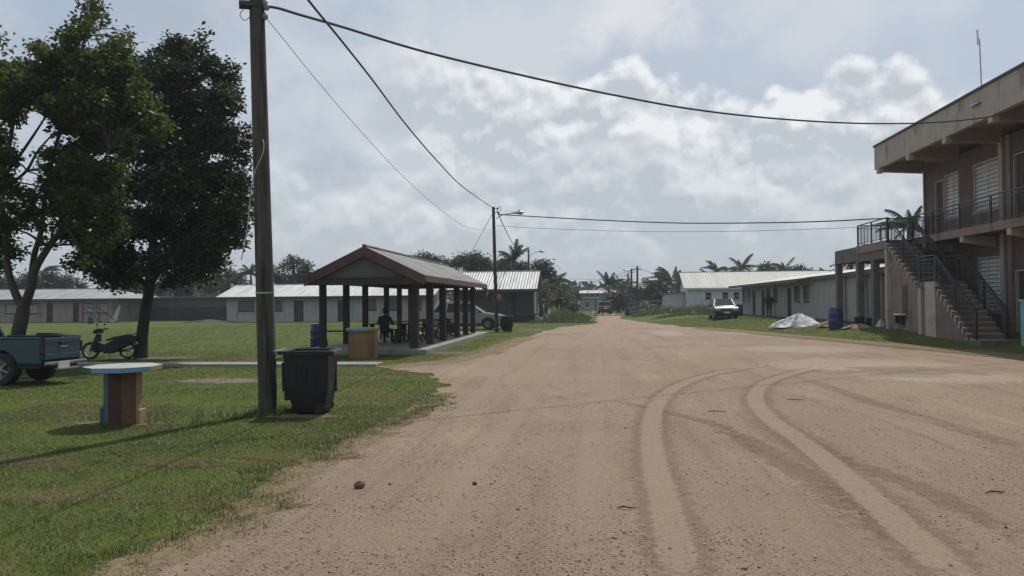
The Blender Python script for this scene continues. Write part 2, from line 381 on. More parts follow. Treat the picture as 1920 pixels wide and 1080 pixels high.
def nz(N, L, vec, scale, detail=6, rough=.6, lo=.4, hi=.6, st=None, dist=0):
    if st:
        mp = N.new('ShaderNodeMapping'); mp.inputs['Scale'].default_value = st[:3]
        if len(st) > 3: mp.inputs['Rotation'].default_value = (0, 0, st[3])
        L.new(vec, mp.inputs[0]); vec = mp.outputs[0]
    n = N.new('ShaderNodeTexNoise'); n.inputs['Scale'].default_value = scale; n.inputs['Detail'].default_value = detail; n.inputs['Roughness'].default_value = rough; n.inputs['Distortion'].default_value = dist
    L.new(vec, n.inputs['Vector'])
    r = N.new('ShaderNodeMapRange'); r.interpolation_type = 'SMOOTHSTEP'; r.inputs[1].default_value = lo; r.inputs[2].default_value = hi; L.new(n.outputs['Fac'], r.inputs[0])
    return r.outputs[0], n.outputs['Fac']
def mul(N, L, a, b):
    n = N.new('ShaderNodeMath'); n.operation = 'MULTIPLY'
    for i, x in enumerate((a, b)):
        if isinstance(x, (int, float)): n.inputs[i].default_value = x
        else: L.new(x, n.inputs[i])
    return n.outputs[0]
def grass_ground():
    m, nt, N, L, P = newmat('lawn'); tc = N.new('ShaderNodeTexCoord'); v = tc.outputs['Object']
    a, _ = nz(N, L, v, .5, 7, .6, .40, .62); b, _ = nz(N, L, v, 7, 5, .6, .3, .7); d, _ = nz(N, L, v, .33, 9, .68, .54, .66, st=(1, 1.7, 1)); e, fe = nz(N, L, v, 45, 3, .6, .3, .7)
    c = mixnode(N, L, a, (.068,.104,.012), (.110,.140,.019))
    c = mixnode(N, L, mul(N, L, b, .55), c, (.11,.135,.026)); c = mixnode(N, L, mul(N, L, e, .45), c, (.036,.056,.012))
    c = mixnode(N, L, mul(N, L, d, .75), c, (.150,.118,.060))
    L.new(c, P.inputs['Base Color']); P.inputs['Roughness'].default_value = .9; P.inputs['Specular IOR Level'].default_value = .15
    bp = N.new('ShaderNodeBump'); bp.inputs['Strength'].default_value = .8; bp.inputs['Distance'].default_value = .05
    L.new(fe, bp.inputs['Height']); L.new(bp.outputs[0], P.inputs['Normal']); return m
def dirt_mat(name, edge=False, tint=1.0):
    m, nt, N, L, P = newmat(name); tc = N.new('ShaderNodeTexCoord'); v = tc.outputs['Object']
    def T(*c): return tuple(x*tint for x in c)
    a, _ = nz(N, L, v, .22, 6, .6, .38, .62, dist=.4); s1, _ = nz(N, L, v, 1.0, 9, .7, .48, .64, st=(2.0, .13, 1, .06)); s2, _ = nz(N, L, v, 1.0, 8, .7, .55, .70, st=(2.6, .42, 1, -.35))
    c = mixnode(N, L, a, T(.282,.202,.143), T(.335,.247,.180))
    c = mixnode(N, L, mul(N, L, s1, .6), c, T(.190,.122,.081)); c = mixnode(N, L, mul(N, L, s2, .4), c, T(.20,.132,.088))
    p, _ = nz(N, L, v, 22, 6, .75, .35, .7); c = mixnode(N, L, mul(N, L, p, .7), c, T(.36,.275,.205))
    q, fq = nz(N, L, v, 38, 5, .8, .48, .58); c = mixnode(N, L, mul(N, L, q, .5), c, T(.14,.095,.066))
    k, _ = nz(N, L, v, 90, 3, .6, .58, .66); c = mixnode(N, L, mul(N, L, k, .6), c, T(.50,.42,.34))
    q3, _ = nz(N, L, v, 3.1, 9, .75, .60, .68); c = mixnode(N, L, mul(N, L, q3, .5), c, T(.13,.095,.07))
    d1, _ = nz(N, L, v, .55, 7, .7, .56, .68, st=(1, .45, 1, -.5)); c = mixnode(N, L, mul(N, L, d1, .5), c, T(.155,.108,.074))
    w1, _ = nz(N, L, v, .8, 6, .65, .54, .68, st=(1.6, .22, 1, .03)); c = mixnode(N, L, mul(N, L, w1, .45), c, T(.385,.30,.222))
    L.new(c, P.inputs['Base Color']); P.inputs['Roughness'].default_value = .92; P.inputs['Specular IOR Level'].default_value = .2
    _, h1 = nz(N, L, v, 40, 6, .75); _, h2 = nz(N, L, v, 5, 6, .6)
    hs = N.new('ShaderNodeMath'); hs.operation = 'MULTIPLY_ADD'; L.new(h2, hs.inputs[0]); hs.inputs[1].default_value = 2.2; L.new(h1, hs.inputs[2])
    bp = N.new('ShaderNodeBump'); bp.inputs['Strength'].default_value = .8; bp.inputs['Distance'].default_value = .03
    L.new(hs.outputs[0], bp.inputs['Height']); L.new(bp.outputs[0], P.inputs['Normal'])
    return m
M['lawn'] = grass_ground(); M['dirt'] = dirt_mat('dirt')
xs = np.unique(np.concatenate([np.array([-1500,-900,-600,-400,-280,-200,-150,-110,-80,-60]), np.arange(-45, 45, .8), np.array([45,60,80,110,150,200,280,400,600,900,1500])]))
ys = np.unique(np.concatenate([np.array([-300,-120,-60]), np.arange(-30, 130, 1.0), np.array([130,150,180,230,300,400,600,900,1500,2500])]))
XX, YY = np.meshgrid(xs, ys); ZZ = np.array([[tz(x, y) for x in xs] for y in ys])-.008
V = np.stack([XX.ravel(), YY.ravel(), ZZ.ravel()], 1); nx = len(xs); ny = len(ys)
ii = np.arange(nx-1)[None, :]+np.arange(ny-1)[:, None]*nx
Fq = np.stack([ii, ii+1, ii+nx+1, ii+nx], -1).reshape(-1, 4)
struct(npmesh('ground', V, Fq, M['lawn'], smooth=True))
def sheet(name, poly, z, mat):
    tri = tessellate_polygon([[Vector((p[0], p[1], 0)) for p in poly]])
    me = bpy.data.meshes.new(name); me.from_pydata([(p[0], p[1], z) for p in poly], [], [tuple(t) for t in tri])
    me.materials.append(mat); bm = bmesh.new(); bm.from_mesh(me)
    for f in bm.faces:
        f.normal_update()
        if f.normal.z < 0: f.normal_flip()
    bm.to_mesh(me); bm.free(); o = bpy.data.objects.new(name, me); COL.objects.link(o); return o
struct(sheet('dirt_road', ROAD, 0.0, M['dirt']))
def blend_mat(name, c1, c2, scale=30, amount=.9, rag=1.5):
    """Dirt of another tone whose edge breaks up into the ground below it (u runs 0..1 across the strip)."""
    m, nt, N, L, P = newmat(name); tc = N.new('ShaderNodeTexCoord'); v = tc.outputs['Object']
    a, _ = nz(N, L, v, scale, 6, .7, .3, .7); c = mixnode(N, L, a, c1, c2)
    q, fq = nz(N, L, v, 75, 4, .7, .52, .66); c = mixnode(N, L, mul(N, L, q, .45), c, tuple(x*.45 for x in c1))
    L.new(c, P.inputs['Base Color']); P.inputs['Roughness'].default_value = .92; P.inputs['Specular IOR Level'].default_value = .2
    bp = N.new('ShaderNodeBump'); bp.inputs['Strength'].default_value = .5; bp.inputs['Distance'].default_value = .02; L.new(fq, bp.inputs['Height']); L.new(bp.outputs[0], P.inputs['Normal'])
    uv = N.new('ShaderNodeAttribute'); uv.attribute_name = 'fade'
    e1, n1 = nz(N, L, v, 6, 9, .75, 0, 1)
    ad = N.new('ShaderNodeMath'); ad.operation = 'ADD'; L.new(uv.outputs['Fac'], ad.inputs[0])
    sb = N.new('ShaderNodeMath'); sb.operation = 'MULTIPLY_ADD'; L.new(n1, sb.inputs[0]); sb.inputs[1].default_value = rag; sb.inputs[2].default_value = -rag/2; L.new(sb.outputs[0], ad.inputs[1])
    r = N.new('ShaderNodeMapRange'); r.interpolation_type = 'SMOOTHSTEP'; r.inputs[1].default_value = .25; r.inputs[2].default_value = .75; r.inputs[4].default_value = amount; L.new(ad.outputs[0], r.inputs[0])
    t = N.new('ShaderNodeBsdfTransparent'); mx = N.new('ShaderNodeMixShader'); L.new(r.outputs[0], mx.inputs[0]); L.new(t.outputs[0], mx.inputs[1]); L.new(P.outputs[0], mx.inputs[2])
    L.new(mx.outputs[0], N['Material Output'].inputs[0]); return m
def smooth_path(pts, n=10):
    pts = [Vector(p) for p in pts]; out = []
    for i in range(len(pts)-1):
        p0 = pts[max(0, i-1)]; p1 = pts[i]; p2 = pts[i+1]; p3 = pts[min(len(pts)-1, i+2)]
        for k in range(n):
            t = k/n; out.append(.5*((2*p1)+(p2-p0)*t+(2*p0-5*p1+4*p2-p3)*t*t+(3*p1-p0-3*p2+p3)*t**3))
    out.append(pts[-1]); return out
def strip(name, px, wd, z, mat, ends=.3):
    pts = smooth_path([g(*p) for p in px]); V = []; A = []; n = len(pts)
    for i, p in enumerate(pts):
        d = pts[min(n-1, i+1)]-pts[max(0, i-1)]; nn = Vector((-d.y, d.x, 0)).normalized(); e = min(1, min(i, n-1-i)/(n*ends))
        for u, f in ((-.75, 0), (-.42, .75), (0, 1), (.42, .75), (.75, 0)):
            V.append((p.x+nn.x*wd*u, p.y+nn.y*wd*u, z)); A.append(f*e)
    Fq = np.array([[i*5+j, (i+1)*5+j, (i+1)*5+j+1, i*5+j+1] for i in range(n-1) for j in range(4)])[:, ::-1]
    o = npmesh(name, np.array(V), Fq, mat); at = o.data.attributes.new('fade', 'FLOAT', 'POINT'); at.data.foreach_set('value', np.array(A, dtype=np.float32))
    return struct(o)
def blob(name, c, rx, ry, z, mat, rz=0):
    V = [(c[0], c[1], z)]; A = [1.0]; n = 24
    for k, f in ((.5, .8), (1, 0)):
        for j in range(n):
            t = 2*PI*j/n; x = rx*k*math.cos(t); y = ry*k*math.sin(t); V.append((c[0]+x*math.cos(rz)-y*math.sin(rz), c[1]+x*math.sin(rz)+y*math.cos(rz), z)); A.append(f)
    fs = [(0, 1+j, 1+(j+1) % n) for j in range(n)]+[(1+j, 1+n+j, 1+n+(j+1) % n) for j in range(n)]+[(1+j, 1+n+(j+1) % n, 1+(j+1) % n) for j in range(n)]
    o = npmesh(name, np.array(V), np.array(fs), mat); at = o.data.attributes.new('fade', 'FLOAT', 'POINT'); at.data.foreach_set('value', np.array(A, dtype=np.float32))
    return struct(o)
M['track'] = blend_mat('packed_pale_dirt', (.43,.335,.25), (.50,.40,.305), 24, .46, 1.9)
M['rut'] = blend_mat('dark_damp_dirt', (.125,.084,.058), (.18,.125,.085), 14, .22, 4.2)
M['faint'] = blend_mat('faint_track_dirt', (.43,.335,.25), (.48,.385,.295), 20, .34, 2.0)
M['bare'] = blend_mat('bare_earth', (.20,.16,.11), (.27,.215,.155), 9, .8, 3.2)
M['dust'] = blend_mat('pale_dust', (.52,.43,.335), (.57,.475,.375), 9, .48, 3.6)
T1 = [(1300,1160),(1275,1060),(1250,960),(1228,870),(1221,810),(1232,760),(1268,726),(1330,703),(1400,690),(1470,678),(1540,664)]
T2 = [(1890,1160),(1770,1060),(1665,965),(1580,890),(1500,826),(1440,783),(1416,748),(1436,718),(1495,698),(1570,680),(1650,660)]
M['edge'] = blend_mat('loose_gravel_edge', (.185,.128,.088), (.235,.17,.12), 20, .24, 3.0)
strip('dirt_rut', T1, .46, .0042, M['edge'], .13); strip('dirt_rut', T2, .48, .0042, M['edge'], .13)
strip('tyre_track', T1, .25, .005, M['track'], .13); strip('tyre_track', T2, .265, .005, M['track'], .13)
strip('tyre_track', [(1190,800),(1120,790),(1035,782),(990,750),(955,712),(945,680),(948,650),(975,630)], .26, .004, M['faint'])
strip('tyre_track', [(800,830),(870,765),(915,728),(935,690),(945,660),(985,634)], .26, .0045, M['faint'])
strip('tyre_track', [(760,1160),(840,960),(920,840),(1000,740),(1060,660),(1098,615)], .3, .0035, M['faint'])
strip('tyre_track', [(1110,1160),(1110,960),(1112,840),(1118,740),(1122,660),(1125,615)], .3, .0035, M['faint'])
strip('tyre_track', [(1470,740),(1560,756),(1680,790),(1800,835),(1960,905)], .28, .0042, M['faint'])
strip('tyre_track', [(1180,645),(1290,690),(1480,735),(1700,780),(1980,860)], .3, .0038, M['faint'])
strip('dirt_rut', [(1330,790),(1380,815),(1440,850),(1520,900),(1600,955),(1690,1040)], .30, .003, M['rut'])
strip('dirt_rut', [(1480,815),(1590,865),(1700,905),(1830,965),(1990,1045)], .26, .003, M['rut'])
strip('dirt_rut', [(1120,745),(1190,760),(1260,775),(1350,800),(1440,850)], .22, .0025, M['rut'])
strip('dirt_rut', [(1480,700),(1580,735),(1700,775),(1850,820),(1960,850)], .3, .0026, M['rut'])
for c_, rx, ry in ((g(1610,685), 3.4, 3.2), (g(1760,705), 2.8, 2.4), (g(1400,625), 1.6, 2.5), (g(1500,655), 3.0, 3.0), (g(1250,625), 1.3, 5)):
    blob('dust_patch', c_, rx, ry, .0065, M['dust'])
# bare earth in the lawns
for p, rx, ry in (((420,714), 1.7, .8), ((225,793), 1.0, .28), ((560,780), .9, .35), ((300,671), 2.2, .7), ((860,662), 2.0, 1.1), ((740,664), 1.6, .5), ((1000,619), 1.2, 1.4), ((330,612), 3.0, 1.2)):
    blob('bare_patch', g(*p), rx, ry, .0015, M['bare'])
M['straw'] = blend_mat('dry_turf', (.105,.092,.036), (.160,.130,.058), 14, .5, 3.8)
for p, rx, ry in (((60,866), .9, .3), ((330,866), 1.0, .25), ((545,856), .8, .25), ((640,815), .8, .35), ((450,945), .7, .22), ((230,770), 1.2, .35), ((730,745), 1.0, .55), ((690,700), 1.2, .5)): blob('dry_patch', g(*p), rx*1.3, ry*1.3, .001, M['straw'])
# worn margins where lawn gives way to road
M['margin'] = blend_mat('worn_margin', (.19,.15,.075), (.30,.225,.14), 16, .8, 3.2)
def world_strip(name, pts, wd, z, mat):
    n = len(pts); V = []; A = []
    for i, p in enumerate(pts):
        d = pts[min(n-1, i+1)]-pts[max(0, i-1)]; nn = Vector((-d.y, d.x)).normalized()
        for u, f in ((-1, 0), (-.4, .75), (0, .85), (.4, .75), (1, 0)):
            V.append((p.x+nn.x*wd*u, p.y+nn.y*wd*u, z)); A.append(f)
    Fq = np.array([[i*5+j, (i+1)*5+j, (i+1)*5+j+1, i*5+j+1] for i in range(n-1) for j in range(4)])[:, ::-1]
    o = npmesh(name, np.array(V), Fq, mat); at = o.data.attributes.new('fade', 'FLOAT', 'POINT'); at.data.foreach_set('value', np.array(A, dtype=np.float32)); return struct(o)
world_strip('worn_margin', [Vector(p) for p in LEFT[2:12]], .34, .002, M['margin'])
world_strip('worn_margin', [Vector(p) for p in LEFT[15:21]], .8, .002, M['margin'])
world_strip('worn_margin', [Vector((edge_x(y)+.15, y)) for y in (16, 18, 21.5, 27, 32, 37, 42, 48)], 1.1, .03, M['margin'])
# concrete walkway across the lawn
mb = MB(); a = g(-200, 690); b = g(705, 687.5); mb.box((a.x, b.y-.02, -.02), (b.x, b.y+.75, .07)); struct(mb.build('walkway', M['concrete'], bevel=.01))
# ---------------------------------------------------------------- grass blades and gravel
def blades(name, X, Y, h0, h1, wd, mat, zf=None, hs=1.0):
    n = len(X); a = RNG.uniform(0, 2*PI, n); h = RNG.uniform(h0, h1, n)*hs; ln = RNG.uniform(.1, .8, n)*h; b = RNG.uniform(0, 2*PI, n)
    Z = np.zeros(n)-.006 if zf is None else np.array([zf(x, y) for x, y in zip(X, Y)])-.01
    dx = np.cos(a)*wd/2; dy = np.sin(a)*wd/2
    V = np.stack([np.stack([X-dx, Y-dy, Z], 1), np.stack([X+dx, Y+dy, Z], 1), np.stack([X+np.cos(b)*ln, Y+np.sin(b)*ln, Z+h], 1)], 1).reshape(-1, 3)
    return stuff(npmesh(name, V, np.arange(3*n).reshape(n, 3), mat))
def vnoise(X, Y, s, seed=1.0):
    def hsh(i, j): return (np.sin(i*127.1+j*311.7+seed*74.7)*43758.5453) % 1.0
    x = X/s; y = Y/s; i = np.floor(x); j = np.floor(y); fx = x-i; fy = y-j; fx = fx*fx*(3-2*fx); fy = fy*fy*(3-2*fy)
    return (hsh(i, j)*(1-fx)+hsh(i+1, j)*fx)*(1-fy)+(hsh(i, j+1)*(1-fx)+hsh(i+1, j+1)*fx)*fy
def turf(name, c1, c2, trans, up=.75):
    # thin blades: shade mostly with the turf's own upward direction so a lawn of flat blades lights like a lawn
    m = leafmat(name, c1, c2, trans); N = m.node_tree.nodes; L = m.node_tree.links
    ge = N.new('ShaderNodeNewGeometry'); mx = N.new('ShaderNodeMix'); mx.data_type = 'VECTOR'; mx.inputs[0].default_value = up; L.new(ge.outputs['Normal'], mx.inputs[4]); mx.inputs[5].default_value = (0, 0, 1)
    vn = N.new('ShaderNodeVectorMath'); vn.operation = 'NORMALIZE'; L.new(mx.outputs[1], vn.inputs[0])
    for n in N:
        if n.type == 'BSDF_PRINCIPLED': L.new(vn.outputs[0], n.inputs['Normal'])
    return m
M['blade'] = turf('grass_blade', (.072,.106,.011), (.128,.158,.021), .22, .88)
M['dry_blade'] = turf('dry_grass_blade', (.085,.080,.025), (.150,.128,.055), .2)
def scatter(n, x0, x1, y0, y1): return RNG.uniform(x0, x1, n), RNG.uniform(y0, y1, n)
DRY = [(g(*p)[:2], rx, ry) for p, rx, ry in (((60,866), .9, .28), ((330,866), 1.0, .22), ((545,856), .8, .22), ((640,815), .8, .3), ((450,945), .7, .2), ((330,1000), .7, .25), ((230,770), 1.2, .3), ((730,745), 1.0, .5), ((180,905), .6, .15), ((690,700), 1.2, .5))]
def dryness(X, Y):
    d = .55*vnoise(X*.7, Y*1.5, 1.5, 21)+.3*vnoise(X, Y, .45, 22)+.15*vnoise(X, Y, .15, 23)
    for c, rx, ry in DRY: d = d+.42*np.exp(-((X-c[0])/rx)**2-((Y-c[1])/ry)**2)*(.5+vnoise(X, Y, .3, 31))
    return d
def lawn(n, x0, x1, y0, y1, thr=.0):
    X, Y = scatter(n, x0, x1, y0, y1)
    k = ~in_poly(X, Y, RP); k &= (X > -.78*Y-1.5); X, Y = X[k], Y[k]
    pn = .6*vnoise(X, Y, .9)+.4*vnoise(X, Y, .27, 3); k = RNG.uniform(0, 1, len(X)) < np.clip((pn-thr)*2.2+.25, .08, 1); return X[k], Y[k], pn[k]
XL = []; 
X, Y, pn = lawn(250000, -9.5, 0, 4.2, 12.5, .30); dr = dryness(X, Y); dry = RNG.uniform(0, 1, len(X)) < np.clip((dr-.46)*4.5, .04, .88); keep = RNG.uniform(0, 1, len(X)) < np.where(dry, .9, 1)
k = ~dry & keep; blades('grass', X[k], Y[k], .006, .030, .0075, M['blade']); k = dry & keep; blades('grass', X[k], Y[k], .005, .024, .0075, M['dry_blade'])
X, Y, pn = lawn(120000, -20, 0, 12.5, 26, .30); dr = dryness(X, Y); dry = RNG.uniform(0, 1, len(X)) < np.clip((dr-.60)*4, .02, .7); blades('grass', X[~dry], Y[~dry], .01, .035, .014, M['blade']); blades('grass', X[dry], Y[dry], .008, .03, .014, M['dry_blade'])
# longer tufts, here and there and along the road edge and round the pole and bin
def tufts(name, cs, per, r, h0, h1, wd, mat, zf=None):
    X = np.concatenate([RNG.normal(c[0], r, per) for c in cs]); Y = np.concatenate([RNG.normal(c[1], r, per) for c in cs]); return blades(name, X, Y, h0, h1, wd, mat, zf)
near = [p for p in lj if 4 < p.y < 14]
cs = [(p.x-random.gauss(.08, .16), p.y+random.gauss(.0, .12)) for p in near for _ in range(7)]
tufts('grass', cs, 20, .045, .015, .06, .007, M['blade'])
tufts('grass', [(p.x+random.gauss(-.05, .2), p.y+random.gauss(.0, .2)) for p in near for _ in range(3)], 14, .05, .01, .04, .007, M['dry_blade'])
X, Y = scatter(260, -9, -.6, 5, 12); k = ~in_poly(X, Y, RP); tufts('grass', list(zip(X[k], Y[k])), 26, .06, .025, .075, .007, M['blade'])
pb = g(503, 773); tufts('grass', [(pb.x+random.gauss(0, .35), pb.y+random.gauss(.1, .3)) for _ in range(40)], 30, .05, .05, .16, .009, M['blade'])
tb = g(228, 795); tufts('grass', [(tb.x+random.gauss(.3, .45), tb.y+random.gauss(.25, .3)) for _ in range(22)], 30, .05, .04, .12, .009, M['blade'])
# right lawn and far lawn edges
X, Y, pn = lawn(70000, -34, 0, 26, 62, .30); k = ~((X > -10.2) & (X < -5.3) & (Y < 41)); blades('grass', X[k], Y[k], .015, .05, .03, M['blade'])
X, Y = scatter(60000, 2, 16, 21, 62); k = ~in_poly(X, Y, RP); k &= X < 16; X, Y = X[k], Y[k]; ed = np.array([x-edge_x(y) for x, y in zip(X, Y)]); dry = RNG.uniform(0, 1, len(X)) < np.clip(1.05-ed*.32+.9*(vnoise(X, Y, 1.3, 8)-.5), .12, .9)*(Y < 46)+.08; blades('grass', X[~dry], Y[~dry], .015, .06, .03, M['blade'], tz); blades('grass', X[dry], Y[dry], .01, .05, .035, M['dry_blade'], tz)
# weeds along the road and fence, far
M['weed'] = turf('weed_blade', (.042,.066,.014), (.10,.125,.03), .3, .45)
def weeds(n, poly, h0, h1, wd):
    P = np.array([tuple(p)[:2] for p in poly]); X, Y = scatter(n, P[:, 0].min(), P[:, 0].max(), P[:, 1].min(), P[:, 1].max()); k = in_poly(X, Y, P); X, Y = X[k], Y[k]; dm = np.full(len(X), 99.0)
    for (ax, ay), (bx, by) in zip(P, np.roll(P, -1, 0)):
        ex, ey = bx-ax, by-ay; t = np.clip(((X-ax)*ex+(Y-ay)*ey)/(ex*ex+ey*ey), 0, 1); dm = np.minimum(dm, np.hypot(X-ax-t*ex, Y-ay-t*ey))
    hs = np.clip(dm/2.6, .12, 1)*(.15+1.5*np.clip(vnoise(X, Y, 1.7, 5)-.2, 0, 1)+.35*vnoise(X, Y, .45, 2)); k = RNG.uniform(0, 1, len(X)) < np.clip(hs*2.2, .1, 1); X, Y, hs = X[k], Y[k], hs[k]
    o = blades('tall_grass', X, Y, h0, h1, wd, M['weed'], tz, hs); return o
weeds(34000, [(-5.8,60),(-.9,61.5),(-.3,74),(-.5,90),(-2.5,92),(-6,78)], .3, .95, .09)
weeds(16000, [(-5.2,60),(-.3,60.5),(.2,66),(-1,66)], .1, .45, .07)
weeds(34000, [(2.6,77),(9,72),(19,76),(24,96),(10,97),(4.2,93)], .2, .75, .09)
weeds(9000, [(4.6,66),(12,66),(11.5,71),(5,72)], .08, .3, .07)
# pebbles
n = 75000; Y = RNG.uniform(0, 1, n)**1.7*13+4.2; X = RNG.uniform(-1, 1, n)*(Y*.62+2)+1.5; k = in_poly(X, Y, RP); k &= vnoise(X, Y, .8, 9)+RNG.uniform(-.4, .4, n) > .45; X, Y = X[k], Y[k]; n = len(X)
r = np.exp(RNG.normal(-5.25, .36, n)); oc = np.array([(1,0,0),(-1,0,0),(0,1,0),(0,-1,0),(0,0,1),(0,0,-1)], float); of = np.array([(0,2,4),(2,1,4),(1,3,4),(3,0,4),(2,0,5),(1,2,5),(3,1,5),(0,3,5)])
V = oc[None]*r[:, None, None]*RNG.uniform(.6, 1.3, (n, 6, 1)); V[:, :, 2] *= .7; V[:, :, 0] += X[:, None]; V[:, :, 1] += Y[:, None]; V[:, :, 2] += (r*.35)[:, None]
Fq = (of[None]+(np.arange(n)*6)[:, None, None]).reshape(-1, 3)
m, nt, N_, L_, P_ = newmat('pebble'); ge = N_.new('ShaderNodeNewGeometry'); rp = N_.new('ShaderNodeValToRGB'); e = rp.color_ramp.elements; e[0].color = (.19,.135,.095,1); e[1].color = (.50,.40,.31,1); e[0].position = .1
L_.new(ge.outputs['Random Per Island'], rp.inputs[0]); L_.new(rp.outputs[0], P_.inputs['Base Color']); P_.inputs['Roughness'].default_value = .9
stuff(npmesh('gravel', V.reshape(-1, 3), Fq, m))
# single stones and bits of stick lying on the road
def stone(px, py, r, label, mat):
    mb = MB(); rr = random.Random(px); mb.ball((0, 0, r*.5), (r, r*.8, r*.62), n=9, k=6)
    mb.v = [(x*rr.uniform(.82, 1.18), y*rr.uniform(.82, 1.18), z*rr.uniform(.85, 1.1)) for x, y, z in mb.v]
    return tag(mb.build('stone', mat, loc=g(px, py), rz=rr.uniform(0, 3)), label, 'stone')
M['stone'] = pm('brown_stone', (.14,.085,.055), .9, .3, 20, .6, 60)
stone(674, 915, .055, 'brown fist-sized stone lying on the dirt beside the lawn edge', M['stone'])
stone(731, 909, .016, 'small pebble right of the brown stone on the dirt', M['stone'])
stone(890, 909, .028, 'flat dark stone alone in the middle of the near dirt', M['dark_wood'])
def stick(px, py, ln, rz, label):
    mb = MB(); pts = [(-ln/2, 0, .012), (-ln/6, .02, .02), (ln/5, -.015, .016), (ln/2, .02, .012)]; mb.tube(pts, [.004,.007,.006,.003], 6); mb.tube([pts[1], (-ln/12, .05, .02)], [.004,.002], 5)
    return tag(mb.build('stick', M['dark_bark'], loc=g(px, py), rz=rz), label, 'stick')
stick(1868, 926, .22, .3, 'dark twig on the dirt at the far right of the road')
stick(1345, 773, .3, .1, 'twig in the dirt between the two curved tyre tracks, higher one')
stick(1492, 751, .3, .0, 'dark stick on the dirt inside the right curved tyre track')
stick(1175, 955, .16, .15, 'dark twig on the dirt left of the curved tyre track foot')
stick(1040, 627, 1.3, .05, 'long dark branch lying at the left edge of the road far off')
stick(1083, 626, .8, -.1, 'short dark branch lying mid road beside the longer one')
# ---------------------------------------------------------------- buildings
def wall_open(mb, L_, h, t, ops, origin=(0,0,0), ax='x', m=0):
    """A wall L_ long, h high, t thick with openings (x0,x1,z0,z1); front face on local y=0 (ax='x') or x=0 (ax='y')."""
    xs = sorted({0, L_}|{v for o in ops for v in o[:2]}); zs = sorted({0, h}|{v for o in ops for v in o[2:4]})
    def P(u, v, z): return (origin[0]+u, origin[1]+v, origin[2]+z) if ax == 'x' else (origin[0]+v, origin[1]+u, origin[2]+z)
    for i in range(len(xs)-1):
        for k in range(len(zs)-1):
            a, b, c, d = xs[i], xs[i+1], zs[k], zs[k+1]; mx, mz = (a+b)/2, (c+d)/2
            if any(o[0] < mx < o[1] and o[2] < mz < o[3] for o in ops): continue
            mb.add([P(a,0,c), P(b,0,c), P(b,0,d), P(a,0,d)], [(0,1,2,3)], m); mb.add([P(a,t,c), P(b,t,c), P(b,t,d), P(a,t,d)], [(3,2,1,0)], m)
    for a, b, c, d in [o[:4] for o in ops]+[(0, L_, 0, h)]:
        mb.add([P(a,0,c), P(a,t,c), P(a,t,d), P(a,0,d)], [(0,1,2,3)], m); mb.add([P(b,0,c), P(b,t,c), P(b,t,d), P(b,0,d)], [(3,2,1,0)], m)
        mb.add([P(a,0,d), P(b,0,d), P(b,t,d), P(a,t,d)], [(0,1,2,3)], m)
        if c > 0: mb.add([P(a,0,c), P(b,0,c), P(b,t,c), P(a,t,c)], [(3,2,1,0)], m)
def window(root, a, b, c, d, y, kind, frame, pane, grid=(3, 2), fw=.06):
    """Window set in a wall whose face is local y; pane is its own sub-part."""
    f = MB()
    for x in (a, b-fw): f.box((x, y-.03, c), (x+fw, y+.05, d))
    for z in (c, d-fw): f.box((a+fw, y-.028, z), (b-fw, y+.048, z+fw))
    f.box((a-.05, y-.08, c-.07), (b+.05, y-.002, c-.004))
    if kind == 'bars':
        for i in range(1, grid[0]): x = a+(b-a)*i/grid[0]; f.box((x-.012, y-.02, c+fw), (x+.012, y+.004, d-fw))
        for i in range(1, grid[1]): z = c+(d-c)*i/grid[1]; f.box((a+fw, y-.026, z-.012), (b-fw, y-.004, z+.012))
    if kind == 'sash':
        z = (c+d)/2; f.box((a+fw, y-.026, z-.03), (b-fw, y+.03, z+.03))
    fo = f.build('window', frame, root)
    p = MB()
    if kind == 'louvre':
        n = max(4, int((d-c-2*fw)/.15)); st = (d-c-2*fw)/n
        for i in range(n):
            z = c+fw+st*i; p.add([(a+fw, y+.0, z), (b-fw, y+.0, z), (b-fw, y+.075, z+st*.92), (a+fw, y+.075, z+st*.92), (a+fw, y+.012, z-.012), (b-fw, y+.012, z-.012), (b-fw, y+.087, z+st*.92-.012), (a+fw, y+.087, z+st*.92-.012)], [(0,1,2,3),(7,6,5,4),(0,4,5,1),(2,6,7,3)])
        k = max(1, round((b-a)/.8))
        for i in range(1, k): x = a+(b-a)*i/k; p.box((x-.03, y-.01, c+fw), (x+.03, y+.06, d-fw))
        p.box((a+fw, y+.10, c+fw), (b-fw, y+.12, d-fw))
    else: p.box((a+fw, y+.03, c+fw), (b-fw, y+.045, d-fw))
    p.build('pane', pane, fo); return fo
def door(root, a, b, z0, z1, y, mat, frame=None):
    d = MB(); d.box((a+.05, y+.10, z0), (b-.05, y+.15, z1-.05))
    for k in range(2):
        for j in range(2):
            w0 = a+.14+j*((b-a-.2)/2); d.box((w0, y+.085, z0+.15+k*.95), (w0+(b-a)/2-.2, y+.1, z0+.95+k*.9))
    o = d.build('door', mat, root)
    f = MB()
    for x0, x1 in ((a, a+.05), (b-.05, b)): f.box((x0, y-.01, z0), (x1, y+.16, z1))
    f.box((a+.05, y-.008, z1-.05), (b-.05, y+.158, z1)); f.build('door_frame', frame or mat, o)
    h = MB(); h.ball((b-.14, y+.07, z0+1.0), .035, n=8, k=5); h.build('handle', M['steel'], o); return o
